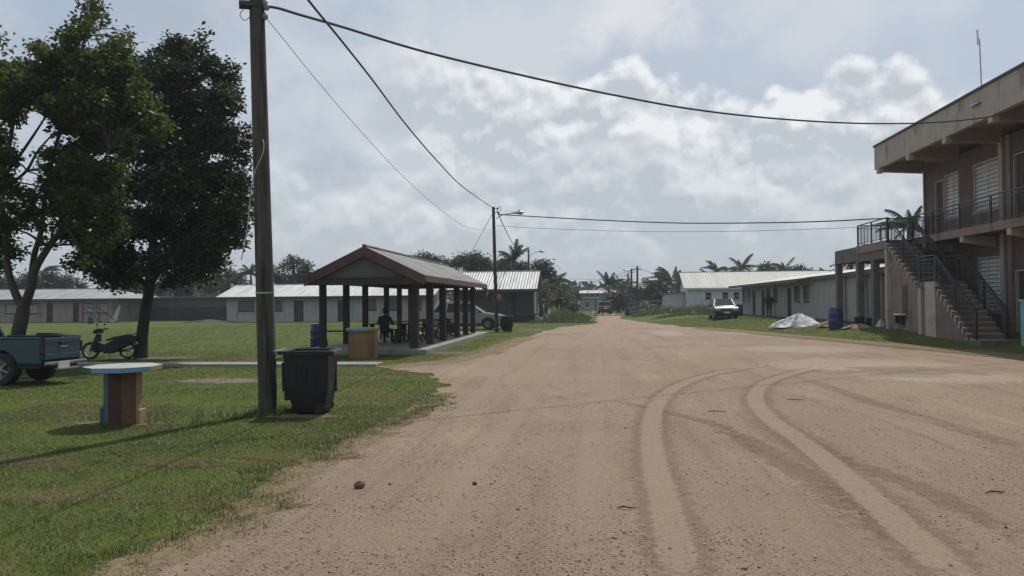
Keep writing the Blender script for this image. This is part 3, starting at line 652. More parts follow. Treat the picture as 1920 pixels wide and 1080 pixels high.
def gable_roof(root, L_, D, eave, ridge, mat, over=(.6,.6,.5,.5), hip=(0,0), ridge_y=.5, t=.06, fascia=None, fh=.16):
    """Sheet roof, ridge along local x. over = front, back, left, right overhang; hip = how far the ridge stops short at each end."""
    f, b, l, r = over; y0 = -f; y1 = D+b; yr = D*ridge_y; x0 = -l; x1 = L_+r
    sl = (ridge-eave)/yr; ze = eave-f*sl; sb = (ridge-eave)/(D-yr) if D > yr else 0; zb = eave-b*sb
    def top(dz): return [(x0,y0,ze+dz),(x1,y0,ze+dz),(x1-hip[1],yr,ridge+dz),(x0+hip[0],yr,ridge+dz),(x0,y1,zb+dz),(x1,y1,zb+dz)]
    mb = MB(); v = top(t)+top(0)
    fs = [(0,1,2,3),(3,2,5,4),(9,8,7,6),(10,11,8,9),(0,6,7,1),(4,5,11,10)]
    fs += [(0,3,9,6),(3,4,10,9),(1,7,8,2),(2,8,11,5)]
    if hip[0]: fs += [(0,3,4),(10,9,6)]
    if hip[1]: fs += [(1,5,2),(8,11,7)]
    mb.add(v, fs); o = mb.build('roof', mat, root)
    if fascia:
        m2 = MB(); m2.box((x0, y0-.03, ze-fh), (x1, y0-.002, ze+t-.01)); m2.build('fascia', fascia, o)
        m3 = MB(); m3.tube([(x0+hip[0], yr, ridge+t+.01), (x1-hip[1], yr, ridge+t+.01)], .07, 6); m3.build('ridge_cap', mat, o)
    return o
def gable_ends(mb, L_, D, eave, ridge, t=.15, ry=.5):
    for x in (0, L_-t): mb.prism([(0, eave), (D, eave), (D*ry, ridge)], x, x+t, 'yz')
def box_walls(root, L_, D, h, ops, mat, ridge=None, t=.15, ends=(True, True), ry=.5, right_ops=(), left_ops=()):
    mb = MB(); wall_open(mb, L_, h, t, ops); mb.box((0, D-t, 0), (L_, D, h))
    wall_open(mb, D-2*t, h, t, list(left_ops), (0, t, 0), 'y'); wall_open(mb, D-2*t, h, -t, list(right_ops), (L_, t, 0), 'y')
    if ridge: gable_ends(mb, L_, D, h, ridge, t, ry)
    inner = mb.build('wall', mat, root); return inner
roofA = metal_roof('zinc_roof', (.28,.30,.31), 0, .25); roofB = metal_roof('bright_zinc_roof', (.42,.43,.43), 0, .25, spos=.62, stain=(.3,.26,.22))
roofE = metal_roof('cream_sheet_roof', (.30,.29,.26), 0, .35, .1, stain=(.45,.43,.38), spos=.7)
roofP = metal_roof('weathered_zinc_roof', (.155,.153,.145), 1, .16, .35, .6, (.09,.08,.075), .56)
pink = pm('dull_pink_render', (.30,.235,.21), .85, .12, 1.5, .1, dirt=((.16,.13,.115), 1.4, .58, (1,1,.3))); beige = pm('pale_grey_render', (.36,.36,.35), .85, .1, 1.5, .1, dirt=((.22,.21,.195), 1.5, .58, (1,1,.25)))
frame_dk = pm('dark_window_frame', (.035,.035,.038), .6); pane_pl = pm('pale_louvre', (.34,.33,.32), .5, .15, 3); pane_gr = pm('greyed_pane', (.14,.14,.145), .25, .3, 2)
# -- building A: far left, pinkish, hipped zinc roof
def local_front(root_loc, px, Y): return w(px, 570, Y).x-root_loc[0]
def xs_at(px, Y): return w(px, 570, Y).x
YA = 74; xr = xs_at(209, YA); LA = 24; rt = thing('school_block', 'low pinkish school block with hipped zinc roof at the far left behind the pickup', 'building', (xr-LA, YA, 0))
def la(px): return xs_at(px, YA)-(xr-LA)
opsA = [(la(88), la(99), 0.02, 2.0), (la(137), la(148), .02, 2.0), (la(10), la(36), .95, 1.95), (la(52), la(72), .95, 1.95), (la(154), la(176), .95, 1.95), (la(180), la(203), .95, 1.95)]
opsA += [(1.5, 3.2, .95, 1.95), (4.5, 5.4, .02, 2.0), (7, 8.6, .95, 1.95)]
box_walls(rt, LA, 7, 2.45, opsA, pink)
gable_roof(rt, LA, 7, 2.55, 3.45, roofA, (.7,.7,.7,1.7), (0, 4.4), fascia=frame_dk)
for o in opsA:
    if o[2] < .1: door(rt, o[0], o[1], o[2], o[3], 0, M['door'])
    else: window(rt, *o, 0.02, 'louvre', frame_dk, pane_pl)
# -- building B: long pale block behind the pavilion
YB = 70; x0 = xs_at(425, YB); x1 = xs_at(812, YB); LB = x1-x0; rt = thing('school_block', 'long low pale grey school block with bright zinc roof behind the open pavilion', 'building', (x0, YB, 0))
def lb(px): return xs_at(px, YB)-x0
opsB = [(lb(551), lb(569), .02, 2.0), (lb(633), lb(652), .02, 2.0), (lb(447), lb(477), 1.05, 2.05), (lb(505), lb(529), 1.05, 2.05), (lb(683), lb(706), 1.05, 2.05), (lb(728), lb(754), 1.05, 2.05), (lb(772), lb(790), 1.05, 2.05)]
box_walls(rt, LB, 7, 2.5, opsB, beige, 3.45); gable_roof(rt, LB, 7, 2.55, 3.55, roofB, (.7,.7,.75,.3), fascia=frame_dk)
for o in opsB:
    if o[2] < .1: door(rt, o[0], o[1], o[2], o[3], 0, M['door'])
    else: window(rt, *o, 0.02, 'bars', frame_dk, pane_gr, (6, 4), .045)
# -- D: dark shed between A and B
YD = 79; x0 = xs_at(268, YD); x1 = xs_at(432, YD); rt = thing('storage_shed', 'long dark shed with blue lower wall between the two low school blocks', 'shed', (x0, YD, 0)); LD = x1-x0
mb = MB(); mb.box((0, .1, 1.45), (LD, 5, 2.5)); mb.build('wall', pm('shed_upper', (.085,.07,.068), .8, .3, 1), rt)
mb = MB(); mb.box((-.02, .06, 0), (LD+.02, 5.04, 1.44)); mb.build('lower_wall', pm('shed_lower_blue', (.016,.024,.036), .7, .3, 1), rt)
mb = MB(); mb.add([(-.4,-.5,2.5),(LD+.4,-.5,2.5),(LD+.4,5.4,2.53),(-.4,5.4,2.53),(-.4,-.5,2.56),(LD+.4,-.5,2.56),(LD+.4,5.4,2.59),(-.4,5.4,2.59)], [(3,2,1,0),(4,5,6,7),(0,1,5,4),(1,2,6,5),(2,3,7,6),(3,0,4,7)]); mb.build('roof', roofA, rt)
mb = MB(); mb.box((LD*.3, .03, .02), (LD*.42, .055, 1.42)); mb.build('door', M['door'], rt)
# -- building C: raised timber house with a dark porch and zinc roof
YC = 64.5; x0 = xs_at(845, YC); x1 = xs_at(1001, YC); LC = x1-x0; rt = thing('raised_house', 'raised timber house with dark porch and bright corrugated roof behind the second light pole', 'house', (x0, YC, 0))
cwall = pm('porch_wall', (.13,.115,.105), .8, .15, 1.5)
opsC = [(1.0, 1.8, .02, 1.9), (3.0, 4.2, .9, 1.8), (4.8, 5.6, .02, 1.9)]
mb = MB(); wall_open(mb, LC-.3, 2.15, .12, opsC, (.15, 2.0, .72)); mb.box((.15, 6.9, .72), (LC-.15, 7, 2.87)); mb.box((.15, 2.13, .72), (.27, 6.89, 2.87)); mb.box((LC-.27, 2.13, .72), (LC-.15, 6.89, 2.87))
gable_ends(mb, LC, 7, 2.88, 4.25); mb.build('wall', cwall, rt)
for a, b, c, d in opsC:
    if c < .1: door(rt, a+.15, b+.15, .74, .72+d, 2.0, M['door'])
    else: window(rt, a+.15, b+.15, .72+c, .72+d, 2.02, 'louvre', frame_dk, pane_pl)
gable_roof(rt, LC, 7, 2.88, 4.36, roofB, (.35,.5,.6,.3), fascia=frame_dk)
mb = MB(); mb.box((0, 0, .58), (LC, 7, .715)); mb.build('porch_floor', M['dark_wood'], rt)
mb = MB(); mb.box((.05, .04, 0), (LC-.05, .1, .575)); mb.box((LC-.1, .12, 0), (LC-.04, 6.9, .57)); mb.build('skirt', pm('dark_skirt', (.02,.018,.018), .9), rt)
pxs = [858, 886, 914, 946, 971, 990, 999]
for p in pxs: mb = MB(); x = xs_at(p, YC)-x0; mb.box((x-.06, .08, .72), (x+.06, .2, 2.74)); mb.build('post', M['dark_wood'], rt)
mb = MB()
for a, b in zip(pxs[:-1], pxs[1:]):
    a = xs_at(a, YC)-x0+.06; b = xs_at(b, YC)-x0-.06; mb.bar((a, .14, 1.55), (b, .14, 1.55), .06); mb.bar((a, .14, .8), (b, .14, .8), .05)
    if b-a > .5: mb.bar((a, .12, .82), (b, .12, 1.52), .035); mb.bar((a, .16, 1.52), (b, .16, .82), .035)
mb.build('railing', M['dark_wood'], rt)
mb = MB()
for i in range(5): mb.box((LC-.02+i*.001, .3+i*.34, .75), (LC+.03, .52+i*.34, 2.7))
mb.build('lattice', pm('pale_slats', (.35,.34,.31), .7), rt)
mb = MB(); 
for i in range(3): mb.box((LC+.05+i*.28, .25, 0), (LC+.32+i*.28, 1.5, .54-i*.18))
mb.build('steps', M['concrete'], rt)
o = MB(); o.loft([[(-.35,-.2,.0),(.3,-.28,.0),(.36,.2,.0),(-.28,.25,.0)], [(-.3,-.15,.09),(.2,-.2,.14),(.28,.15,.1),(-.22,.2,.06)]]); sc = o.build('tarp_scrap', pm('orange_tarp', (.62,.27,.02), .6, .3, 4), loc=(xs_at(920, 66.4), 66.4, 3.40), bevel=.02); sc.rotation_euler.x = math.atan2(1.48, 3.5); tag(sc, 'small orange yellow scrap of sheeting lying on the bright zinc roof', 'tarp')
o = MB(); o.tube([(0,0,0),(.03,0,-.14),(-.06,.01,-.28),(-.12,0,-.46)], [.02,.06,.07,.02], 7); tag(o.build('rag', pm('pink_rag', (.42,.27,.24), .9), loc=(xs_at(915, 64.3), 64.3-.22, 2.62)), 'pale pink rag hanging from the porch eave left of the light pole', 'rag')
# -- building E: white hall with a big pale roof, right of the gate
YE = 100; xl = xs_at(1289, YE); LE = 27; DE = 9
rt = thing('white_hall', 'white hall with large cream sheet roof and a row of sash windows behind the sedan', 'building', (xl, YE, .4)); white = pm('white_render', (.50,.53,.58), .8, .08, 1, dirt=((.38,.39,.41), .7, .62))
def le(px): return xs_at(px, YE)-xl
opsE = [(le(p)-.38, le(p)+.42, 1.3, 2.35) for p in (1328, 1360, 1381, 1402, 1424)]+[(le(1342), le(1348), 0.02, 2.0)]
box_walls(rt, LE, DE, 3.0, opsE[:5], white, 4.8); gable_roof(rt, LE, DE, 3.05, 5.0, roofE, (.5,.5,.5,.5), fascia=white)
for o in opsE[:5]: window(rt, *o, .02, 'sash', pm('grey_frame', (.33,.33,.33), .6), M['glass'])
for y in (2.3, 4.2): mb = MB(); mb.box((-.02, y, .3), (-.003, y+.5, 2.3)); mb.build('door', M['door'], rt)
mb = MB(); mb.prism([(-2.6, -.3), (-.02, -.3), (-.02, 2.3), (-2.6, 2.1)], 2.8, 6.6, 'xz'); wl = mb.build('lean_to', white, rt)
mb = MB(); mb.add([(-3,2.5,2.12),(-.03,2.5,2.36),(-.03,6.9,2.36),(-3,6.9,2.12),(-3,2.5,2.2),(-.03,2.5,2.44),(-.03,6.9,2.44),(-3,6.9,2.2)], [(3,2,1,0),(4,5,6,7),(0,1,5,4),(1,2,6,5),(2,3,7,6),(3,0,4,7)]); mb.build('lean_to_roof', roofE, wl)
# -- building F: long low block on the right, facade facing the road
XF = 13.4; YF0 = 72.4; LF = 36; rt = thing('classroom_block', 'long low cream classroom block with zinc roof beyond the concrete stair', 'building', (XF, YF0, .42), -PI/2)
def lf(px):
    d = ray(px, 575); return YF0-XF*d.y/d.x
cream = pm('cream_render', (.27,.262,.25), .85, .1, 1.5, .1, dirt=((.17,.16,.15), 1.4, .58, (1,1,.25)));
opsF = [(lf(1411.5), lf(1416.5), .02, 2.05), (lf(1428.5), lf(1434), .02, 2.05), (lf(1477), lf(1484), .02, 2.1)]
opsF += [(lf(a), lf(b), 1.15, 2.2) for a, b in ((1393,1398), (1402,1408), (1437.5,1444), (1451,1458.5), (1490,1499.5), (1507,1517))]
mb = MB(); wall_open(mb, LF, 2.62, .15, opsF); mb.box((0, 7.85, 0), (LF, 8, 2.62)); mb.box((0, .16, 0), (.15, 7.84, 2.62)); mb.box((LF-.15, .16, 0), (LF, 7.84, 2.62)); gable_ends(mb, LF, 8, 2.621, 3.15); mb.build('wall', cream, rt)
xm = lf(1527)
for o in opsF:
    if o[2] < .1: door(rt, o[0], o[1], o[2], o[3], 0, M['door'])
    else: window(rt, *o, .02, 'louvre', frame_dk, pane_gr)
mb = MB(); zf = 2.43-.8*.195; r = .145
def pt(x, y, dz): return (x, y, 2.64+min(y, 8-y)*r+dz)
for a, b, f in ((-.7, xm, -1.0), (xm, LF+.4, -.25)):
    v = [pt(a,f,.0), pt(b,f,.0), pt(b,4,.0), pt(a,4,.0), pt(a,8.5,.0), pt(b,8.5,.0)]; v += [(x, y, z+.07) for x, y, z in v]
    mb.add(v, [(3,2,1,0),(4,5,2,3),(6,7,8,9),(9,8,11,10),(0,1,7,6),(10,11,5,4),(0,6,9,3),(3,9,10,4),(1,2,8,7),(2,5,11,8)])
ro = mb.build('roof', metal_roof('dull_zinc_roof', (.30,.32,.335), 0, .25, stain=(.13,.11,.10)), rt)
mb = MB(); mb.box((-.7, -1.03, 2.64-r-.14), (xm, -1.003, 2.64-r+.06)); mb.box((xm+.003, -.28, 2.64-.25*r-.14), (LF+.4, -.253, 2.64-.25*r+.06)); mb.build('fascia', pm('dark_fascia', (.06,.055,.05), .7), ro)
mb = MB(); mb.box((-.3, -.95, -.5), (xm, -.01, 0)); mb.build('porch_slab', M['concrete'], rt)
mb = MB(); mb.box((xm+.01, -.12, -.5), (LF, -.005, .12)); mb.build('plinth', pm('dark_plinth', (.07,.06,.055), .9), rt)
# ---------------------------------------------------------------- G: two-storey building with outside stair
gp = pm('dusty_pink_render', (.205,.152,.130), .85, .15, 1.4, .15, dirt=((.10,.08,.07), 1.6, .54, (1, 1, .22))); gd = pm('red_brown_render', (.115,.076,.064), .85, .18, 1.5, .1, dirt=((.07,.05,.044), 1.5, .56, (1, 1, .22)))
gpale = pm('pale_trim', (.36,.32,.285), .8, .12, 3, dirt=((.2,.17,.15), 2, .6)); soffit = pm('soffit_paint', (.24,.185,.16), .85, .1, 2); louv = pm('white_louvre', (.58,.58,.56), .5, .12, 4)
conc = pm('stained_concrete', (.115,.105,.098), .88, .25, 2.2, .25, 24, dirt=((.07,.062,.056), 1.6, .55)); rail = pm('black_rail_paint', (.018,.018,.020), .45)
WX = 15.2; YEND = 35.5; YN = 6.0; SH = 1.6; FZ = 4.3; root = thing('two_storey_building', 'two storey pink building with flat roof, balcony and outside concrete stair', 'building', (WX, YEND+SH, 0), -PI/2)
LG = YEND-YN
def lg(px):
    d = ray(px, 560); return YEND+SH-WX*d.y/d.x
def gl(X, Y, Z): return (YEND-Y, X-WX, Z)       # world -> building frame
up = [(lg(1757), lg(1773.5), 0, 2.6, 'd'), (lg(1775.5), lg(1802), .8, 2.75, 'w'), (lg(1830), lg(1878), .8, 2.75, 'w'), (lg(1905), lg(1935), 0, 2.6, 'd')]
q = lg(1945); up += [(q+.2, q+1.9, .8, 2.75, 'w'), (q+2.6, q+4.4, .8, 2.75, 'w'), (q+5.5, q+6.6, 0, 2.6, 'd'), (q+7.2, q+9, .8, 2.75, 'w')]
dn = [(lg(1762), lg(1777), .35, 2.7, 'd'), (lg(1835), lg(1886), 1.15, 3.3, 'w'), (lg(1905), lg(1935), .3, 2.7, 'd'), (q+.2, q+1.9, 1.15, 3.3, 'w'), (q+3, q+5, 1.15, 3.3, 'w'), (q+6, q+7.1, .3, 2.7, 'd')]
mb = MB(); wall_open(mb, LG, 3.4, .2, [o[:4] for o in up], (0, 0, FZ)); wall_open(mb, LG, FZ-.2, .2, [o[:4] for o in dn], (0, 0, 0))
mb.box((0, .21, 0), (.2, 9, FZ-.2)); mb.box((0, .21, FZ), (.2, 9, FZ+3.4)); mb.box((LG-.2, .21, 0), (LG, 9, FZ+3.4)); mb.box((.21, 8.8, 0), (LG-.21, 9, FZ+3.4)); mb.box((.21, .21, FZ-.1), (LG-.21, 8.79, FZ-.02)); mb.box((.21, 1.5, 0), (LG-.21, 1.6, FZ+3.3)); mb.build('wall', gd, root)
for o, z in [(o, FZ) for o in up]+[(o, 0) for o in dn]:
    if o[4] == 'd': door(root, o[0], o[1], z+o[2], z+o[3], 0, M['door'], gpale)
    else: window(root, o[0], o[1], z+o[2], z+o[3], .02, 'louvre', gpale, louv, fw=.08)
for o in up:
    if o[4] == 'w': mb = MB(); mb.box((o[0], -.035, FZ+.02), (o[1], -.003, FZ+o[2]-.08)); mb.build('panel', gp, root)
for px_, ww in ((1735, .3), (1881, .26), (1895, .3)):
    a = lg(px_); mb = MB(); mb.box((a if px_ > 1740 else -.02, -.09, FZ+.01), (a+ww, -.004, FZ+3.38)); mb.box((a if px_ > 1740 else -.02, -.09, .2), (a+ww, -.004, FZ-.21)); mb.build('pilaster', gpale if px_ == 1881 else gp, root)
mb = MB(); mb.tube([(-.06, -.06, .3), (-.06, -.06, FZ+3.3)], .045, 8); mb.build('drain_pipe', louv, root)
# balcony
mb = MB(); ye = 14.05-WX; mb.box((.8, ye, FZ-.17), (LG, -.002, FZ)); mb.box((.8, ye-.06, FZ-.24), (LG, ye-.002, FZ+.06)); bal = mb.build('balcony', gp, root)
mb = MB()
for k in range(8):
    mb = MB(); y = 32.9-k*3.4; x = YEND-y; mb.add([(x-.13,ye-.05,FZ-.245),(x+.13,ye-.05,FZ-.245),(x+.13,-.004,FZ-.245),(x-.13,-.004,FZ-.245),(x-.13,ye-.05,FZ-.46),(x+.13,ye-.05,FZ-.46),(x+.13,-.004,FZ-.66),(x-.13,-.004,FZ-.66)], [(0,1,2,3),(7,6,5,4),(0,4,5,1),(1,5,6,2),(2,6,7,3),(3,7,4,0)]); mb.build('beam', gpale, bal)
def railing(mb, P, Q, h=1.0, step=.13, posts=1.6, low=.10):
    P = Vector(P); Q = Vector(Q); ln = (Q-P).length; up_ = Vector((0,0,1))
    mb.bar(P+up_*h, Q+up_*h, .06, .045); mb.bar(P+up_*(h-.14), Q+up_*(h-.14), .028); mb.bar(P+up_*low, Q+up_*low, .03)
    n = max(1, round(ln/step))
    for i in range(1, n): t = P.lerp(Q, i/n); mb.bar(t+up_*low, t+up_*(h-.14), .016)
    k = max(1, round(ln/posts))
    for i in range(k+1): t = P.lerp(Q, i/k); mb.bar(t-up_*.04, t+up_*(h-.02), .055)
mb = MB(); railing(mb, (.9, ye+.06, FZ+.06), (LG-.1, ye+.06, FZ+.06), 1.0, .13, 2.3); mb.build('railing', rail, bal)
# roof: slab, tall fascia all round, beams under the eaves
rx0 = YEND-36.2; fy = 13.2-WX
mb = MB(); mb.box((rx0+.2, fy+.2, 8.05), (LG+.6, 11, 8.3)); rf = mb.build('roof', soffit, root)
mb = MB(); mb.box((rx0, fy, 7.78), (LG+.8, fy+.19, 8.84)); mb.box((rx0, fy+.195, 7.78), (rx0+.19, 11.2, 8.84)); mb.build('fascia', pm('fascia_render', (.36,.31,.272), .85, .12, 1.2, .1, dirt=((.19,.16,.138), 2.2, .56, (1, 1, .3))), rf)
mb = MB(); mb.box((rx0-.05, fy-.05, 8.845), (LG+.8, fy+.25, 8.93)); mb.box((rx0-.05, fy+.255, 8.845), (rx0+.25, 11.2, 8.93)); mb.build('coping', pm('dark_coping', (.055,.048,.045), .8), rf)
mb = MB(); mb.box((rx0+.26, fy+.26, 8.31), (LG+.5, 11, 8.36)); mb.build('roof_deck', M['concrete'], rf)
for k in range(7):
    y = 35.75-k*3.42; x = YEND-y; wd = .14; mb = MB()
    mb.add([(x-wd,fy+.02,8.045),(x+wd,fy+.02,8.045),(x+wd,-.004,8.045),(x-wd,-.004,8.045),(x-wd,fy+.02,7.62),(x+wd,fy+.02,7.62),(x+wd,-.004,7.50),(x-wd,-.004,7.50)], [(0,1,2,3),(7,6,5,4),(0,4,5,1),(1,5,6,2),(2,6,7,3),(3,7,4,0)])
    if k: mb.v = [(a, b+(.0 if b > -.1 else .0), c) for a, b, c in mb.v]
    mb.v = [(a, (fy-.025 if b < fy+.1 else b), (min(c, 7.775) if b < fy+.1 else c)) for a, b, c in mb.v] if False else mb.v
    mb.build('eave_beam', soffit, rf)
    e = MB(); e.box((x-.15, fy-.02, 7.55), (x+.15, fy+.185, 7.775)); e.build('beam_end', gpale, rf)
# stair, landing and the covered frame beyond
st = MB(); OX = 12.9-WX; IX = 14.0-WX
y34 = YEND-34.0; ylm1 = YEND-30.75; ylm2 = YEND-29.25; ybot = YEND-26.2; mz = 2.36
def flight(mb, xa, xb, za, zb, n):
    tr = (xb-xa)/n; ri = (za-zb)/n; pts = []
    for i in range(n): pts += [(xa+i*tr, za-i*ri-(ri if i or True else 0)), (xa+(i+1)*tr, za-i*ri-ri)]
    return [(xa, za)]+pts
f1 = flight(st, y34, ylm1, FZ, mz, 10); f2 = flight(st, ylm2, ybot, mz, .25, 11)
poly1 = f1+[(ylm2, mz), (ylm2, mz-.24), (ylm1, mz-.24), (y34, FZ-.42)]
st.prism(poly1, OX, IX, 'xz'); stair = st.build('staircase', conc, root)
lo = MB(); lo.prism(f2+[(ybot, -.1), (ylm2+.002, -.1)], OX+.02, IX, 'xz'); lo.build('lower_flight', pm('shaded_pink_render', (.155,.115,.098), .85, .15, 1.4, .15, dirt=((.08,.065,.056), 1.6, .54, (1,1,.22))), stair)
for fl in (f1, f2):
    nose = MB()
    for i in range(1, len(fl)-1, 2):
        a, z = fl[i]; b, _ = fl[i+1]; nose.box((a-.03, OX-.035, z-.0), (b-.001, OX+.015, z+.05)); nose.box((a-.03, OX-.035, z+.002-.2), (a+.05, OX-.003, z-.002)); nose.box((a+.0, OX+.018, z+.002), (b-.03, IX-.01, z+.03))
    nose.build('step_edge', gpale, stair)
wl = MB(); wl.prism([(y34-.02, -.1), (ylm2-.002, -.1), (ylm2-.002, mz-.245), (ylm1-.02, mz-.245), (y34+.02, FZ-.46), (y34-.02, FZ-.46)], OX+.16, OX+.3, 'xz'); wl.build('stair_wall', gp, stair)
for a, b, zt in ((y34-.26, y34-.03, FZ-.2), (ylm1-.05, ylm1+.22, mz-.25), (ylm1+.62, ylm2+.03, mz-.02)):
    p = MB(); p.box((a, OX-.012, -.1), (b, OX+.155, zt)); p.build('pilaster', gpale, stair)
gr = MB()
for k in range(6):
    zc = .95+k*.24
    for a, b in (((0,-.12),(.13,0)), ((.13,0),(0,.12)), ((0,.12),(-.13,0)), ((-.13,0),(0,-.12))):
        for xo in (-.15, .15): gr.bar((y34+1.5+xo+a[0], OX+.14, zc+a[1]), (y34+1.5+xo+b[0], OX+.14, zc+b[1]), .035, .05)
gr.build('vent_grille', conc, stair)
bx = MB(); 
for a, b in (((.95,.62),(1.0,1.0)), ((1.42,.62),(1.47,1.0)), ((1.0,.62),(1.42,.67))): bx.box((y34+a[0], OX-.06, a[1]), (y34+b[0], OX+.155, b[1]))
hb = bx.build('meter_box', M['black_plastic'], stair); h2 = MB(); h2.box((y34+.9, OX-.1, 1.003), (y34+1.52, OX+.155, 1.06)); h2.build('hood', M['white'], hb)
rl = MB()
for xx in (OX+.05, IX-.05):
    railing(rl, (y34+.02, xx, FZ), (ylm1, xx, mz+.02), 1.0, .14, 1.9); railing(rl, (ylm1+.05, xx, mz), (ylm2-.05, xx, mz), 1.0, .14, 1.5); railing(rl, (ylm2, xx, mz), (ybot, xx, .28), 1.0, .14, 1.9)
rl.build('stair_railing', rail, stair)
bs = MB(); bs.box((ybot-.05, OX-.2, -.2), (ybot+.8, IX+.5, .27)); bs.build('bottom_step', conc, stair)
la_ = MB(); ya = YEND-37.9; la_.box((ya, OX-.05, FZ-.38), (y34, IX+1.2, FZ)); land = la_.build('landing', gp, root)
lr = MB(); railing(lr, (y34-.03, OX+.03, FZ), (ya+.05, OX+.03, FZ), 1.0, .14, 1.95); railing(lr, (ya+.05, OX+.05, FZ), (ya+.05, IX+1.1, FZ), 1.0, .14, 1.2); railing(lr, (y34-.02, IX+.02, FZ), (y34-.02, -.1, FZ), 1.0, .14, .6); lr.build('landing_railing', rail, land)
fr = MB(); xz = YEND-41.5; fr.box((xz, OX+.02, FZ-.72), (ya-.002, OX+.34, FZ-.1)); fr.box((xz, OX+.345, FZ-.72), (xz+.32, 3.5, FZ-.1)); fr.box((xz+.01, OX+.03, FZ-.095), (ya-.005, 3.5, FZ-.02)); fr.box((ya, OX+.02, FZ-.78), (y34-.27, OX+.32, FZ-.385)); fr.build('beam_frame', conc, root)
for a, b in ((xz, OX+.02), (ya-.35, OX+.03), (ya+1.75, OX+.03), (xz, 2.0), (ya-.35, 2.0)):
    c_ = MB(); c_.box((a, b, -.2), (a+.34, b+.3, FZ-.722)); c_.build('column', conc, root)
# antenna on the roof
t = thing('roof_antenna', 'slim antenna mast standing on the flat roof of the pink building', 'antenna', (14.4, w(1841, 160, 28.0).y, 8.36)); t.location.x = w(1841, 160, 28.0).x
mb = MB(); mb.tube([(0,0,0), (-.05,0,2.3)], .024, 8); mb.build('mast', M['steel'], t); mb = MB(); mb.tube([(-.1,0,2.1), (-.11,0,2.62)], .036, 8); mb.build('aerial', M['white'], t); mb = MB(); mb.box((-.3,-.3,0), (.3,.3,.04)); mb.build('base_plate', M['steel'], t)
# turquoise post at the frame's right edge
p = g(1912, 659.5); t = thing('painted_post', 'turquoise painted concrete post at the right edge by the stair foot', 'post', (p.x+.27, p.y, -.05)); mb = MB(); mb.box((0,0,0), (.45,.45,1.62)); mb.build('shaft', pm('turquoise_paint', (.12,.34,.40), .6, .12, 3, dirt=((.07,.2,.24), 3, .62)), t, bevel=.015); mb = MB(); mb.box((-.04,-.04,1.623), (.49,.49,1.69)); mb.build('cap', pm('turquoise_cap', (.14,.38,.43), .6), t, bevel=.01)
# ---------------------------------------------------------------- pavilion
PYS = [26.3, 28.8, 31.2, 34.4, 36.7, 38.9]; SLZ = .17
t = thing('pavilion', 'open wooden pavilion with gabled zinc roof and maroon fascia beside the dirt road', 'pavilion', (-7.49, 24.65, 0))
def pl(X, Y, Z): return (X+7.6, Y-25.4, Z)
mb = MB(); mb.box(pl(-9.95, 25.45, -.05), pl(-5.6, 40.2, SLZ)); mb.build('floor_slab', M['concrete'], t, bevel=.02)
wd_ = .17
for X in (-9.4, -6.2):
    for Y in PYS: mb = MB(); s = .10 if X < -8 else (.145 if Y < 27 else .12); mb.box(pl(X-s, Y-s, SLZ), pl(X+s, Y+s, 2.4)); mb.build('post', M['dark_wood'], t)
for X in (-9.4, -6.2): mb = MB(); mb.box(pl(X-.08, 25.9, 2.403), pl(X+.08, 39.2, 2.60)); mb.build('beam', M['dark_wood'], t)
for Y in PYS: mb = MB(); mb.box(pl(-9.31, Y-.07, 2.41), pl(-6.29, Y+.07, 2.597)); mb.build('cross_beam', M['dark_wood'], t)
xl_, xr_, xm_ = -9.55, -5.55, -7.55; yf, yb = 25.0, 39.4; ze, zr = 2.60, 3.56
mb = MB()
v = [pl(xl_,yf,ze),pl(xm_,yf,zr),pl(xr_,yf,ze),pl(xl_,yb,ze),pl(xm_,yb,zr),pl(xr_,yb,ze)]; v += [(a,b,c-.05) for a,b,c in v]
mb.add(v, [(0,1,4,3),(1,2,5,4),(6,9,10,7),(7,10,11,8),(0,6,7,1),(1,7,8,2),(3,4,10,9),(4,5,11,10),(0,3,9,6),(2,8,11,5)]); roof = mb.build('roof', roofP, t)
mb = MB(); fh = .21
for y0, y1 in ((yf-.035, yf-.003), (yb+.003, yb+.035)):
    for xa, xb in ((xl_, xm_), (xm_, xr_)):
        fh = .33
        za = ze if xa != xm_ else zr; zb = ze if xb != xm_ else zr; mb.prism([(xa+7.6, za-fh), (xb+7.6, zb-fh), (xb+7.6, zb-.005), (xa+7.6, za-.005)], y0-25.4, y1-25.4, 'xz')
fh = .21; n_ = 3; st_ = (yb-yf)/n_
for i in range(n_):
    for X in (xl_-.03, xr_+.002): mb.box(pl(X, yf+.0+i*st_, ze-fh), pl(X+.028, yf+(i+1)*st_-.015, ze-.02))
mb.build('fascia', M['maroon'], roof)
mb = MB(); mb.prism([(xl_+.35+7.6, ze-.06), (xr_-.35+7.6, ze-.06), (xm_+7.6, zr-.09)], yf+.22-25.4, yf+.26-25.4, 'xz'); mb.build('gable_panel', pm('grey_blue_board', (.128,.128,.126), .7, .15, 1.5), roof)
mb = MB(); mb.prism([(xl_+.35+7.6, ze-.06), (xr_-.35+7.6, ze-.06), (xm_+7.6, zr-.09)], yb-.26-25.4, yb-.22-25.4, 'xz'); mb.build('gable_panel', MATS['grey_blue_board'], roof)
mb = MB(); mb.box(pl(xl_+.05, yf+.02, ze-.30), pl(xr_-.05, yf+.2, ze-.09)); mb.build('tie_beam', M['dark_wood'], roof)
mb = MB(); mb.tube([pl(xm_, yf, zr+.01), pl(xm_, yb, zr+.01)], .06, 6); mb.build('ridge_cap', roofP, roof)
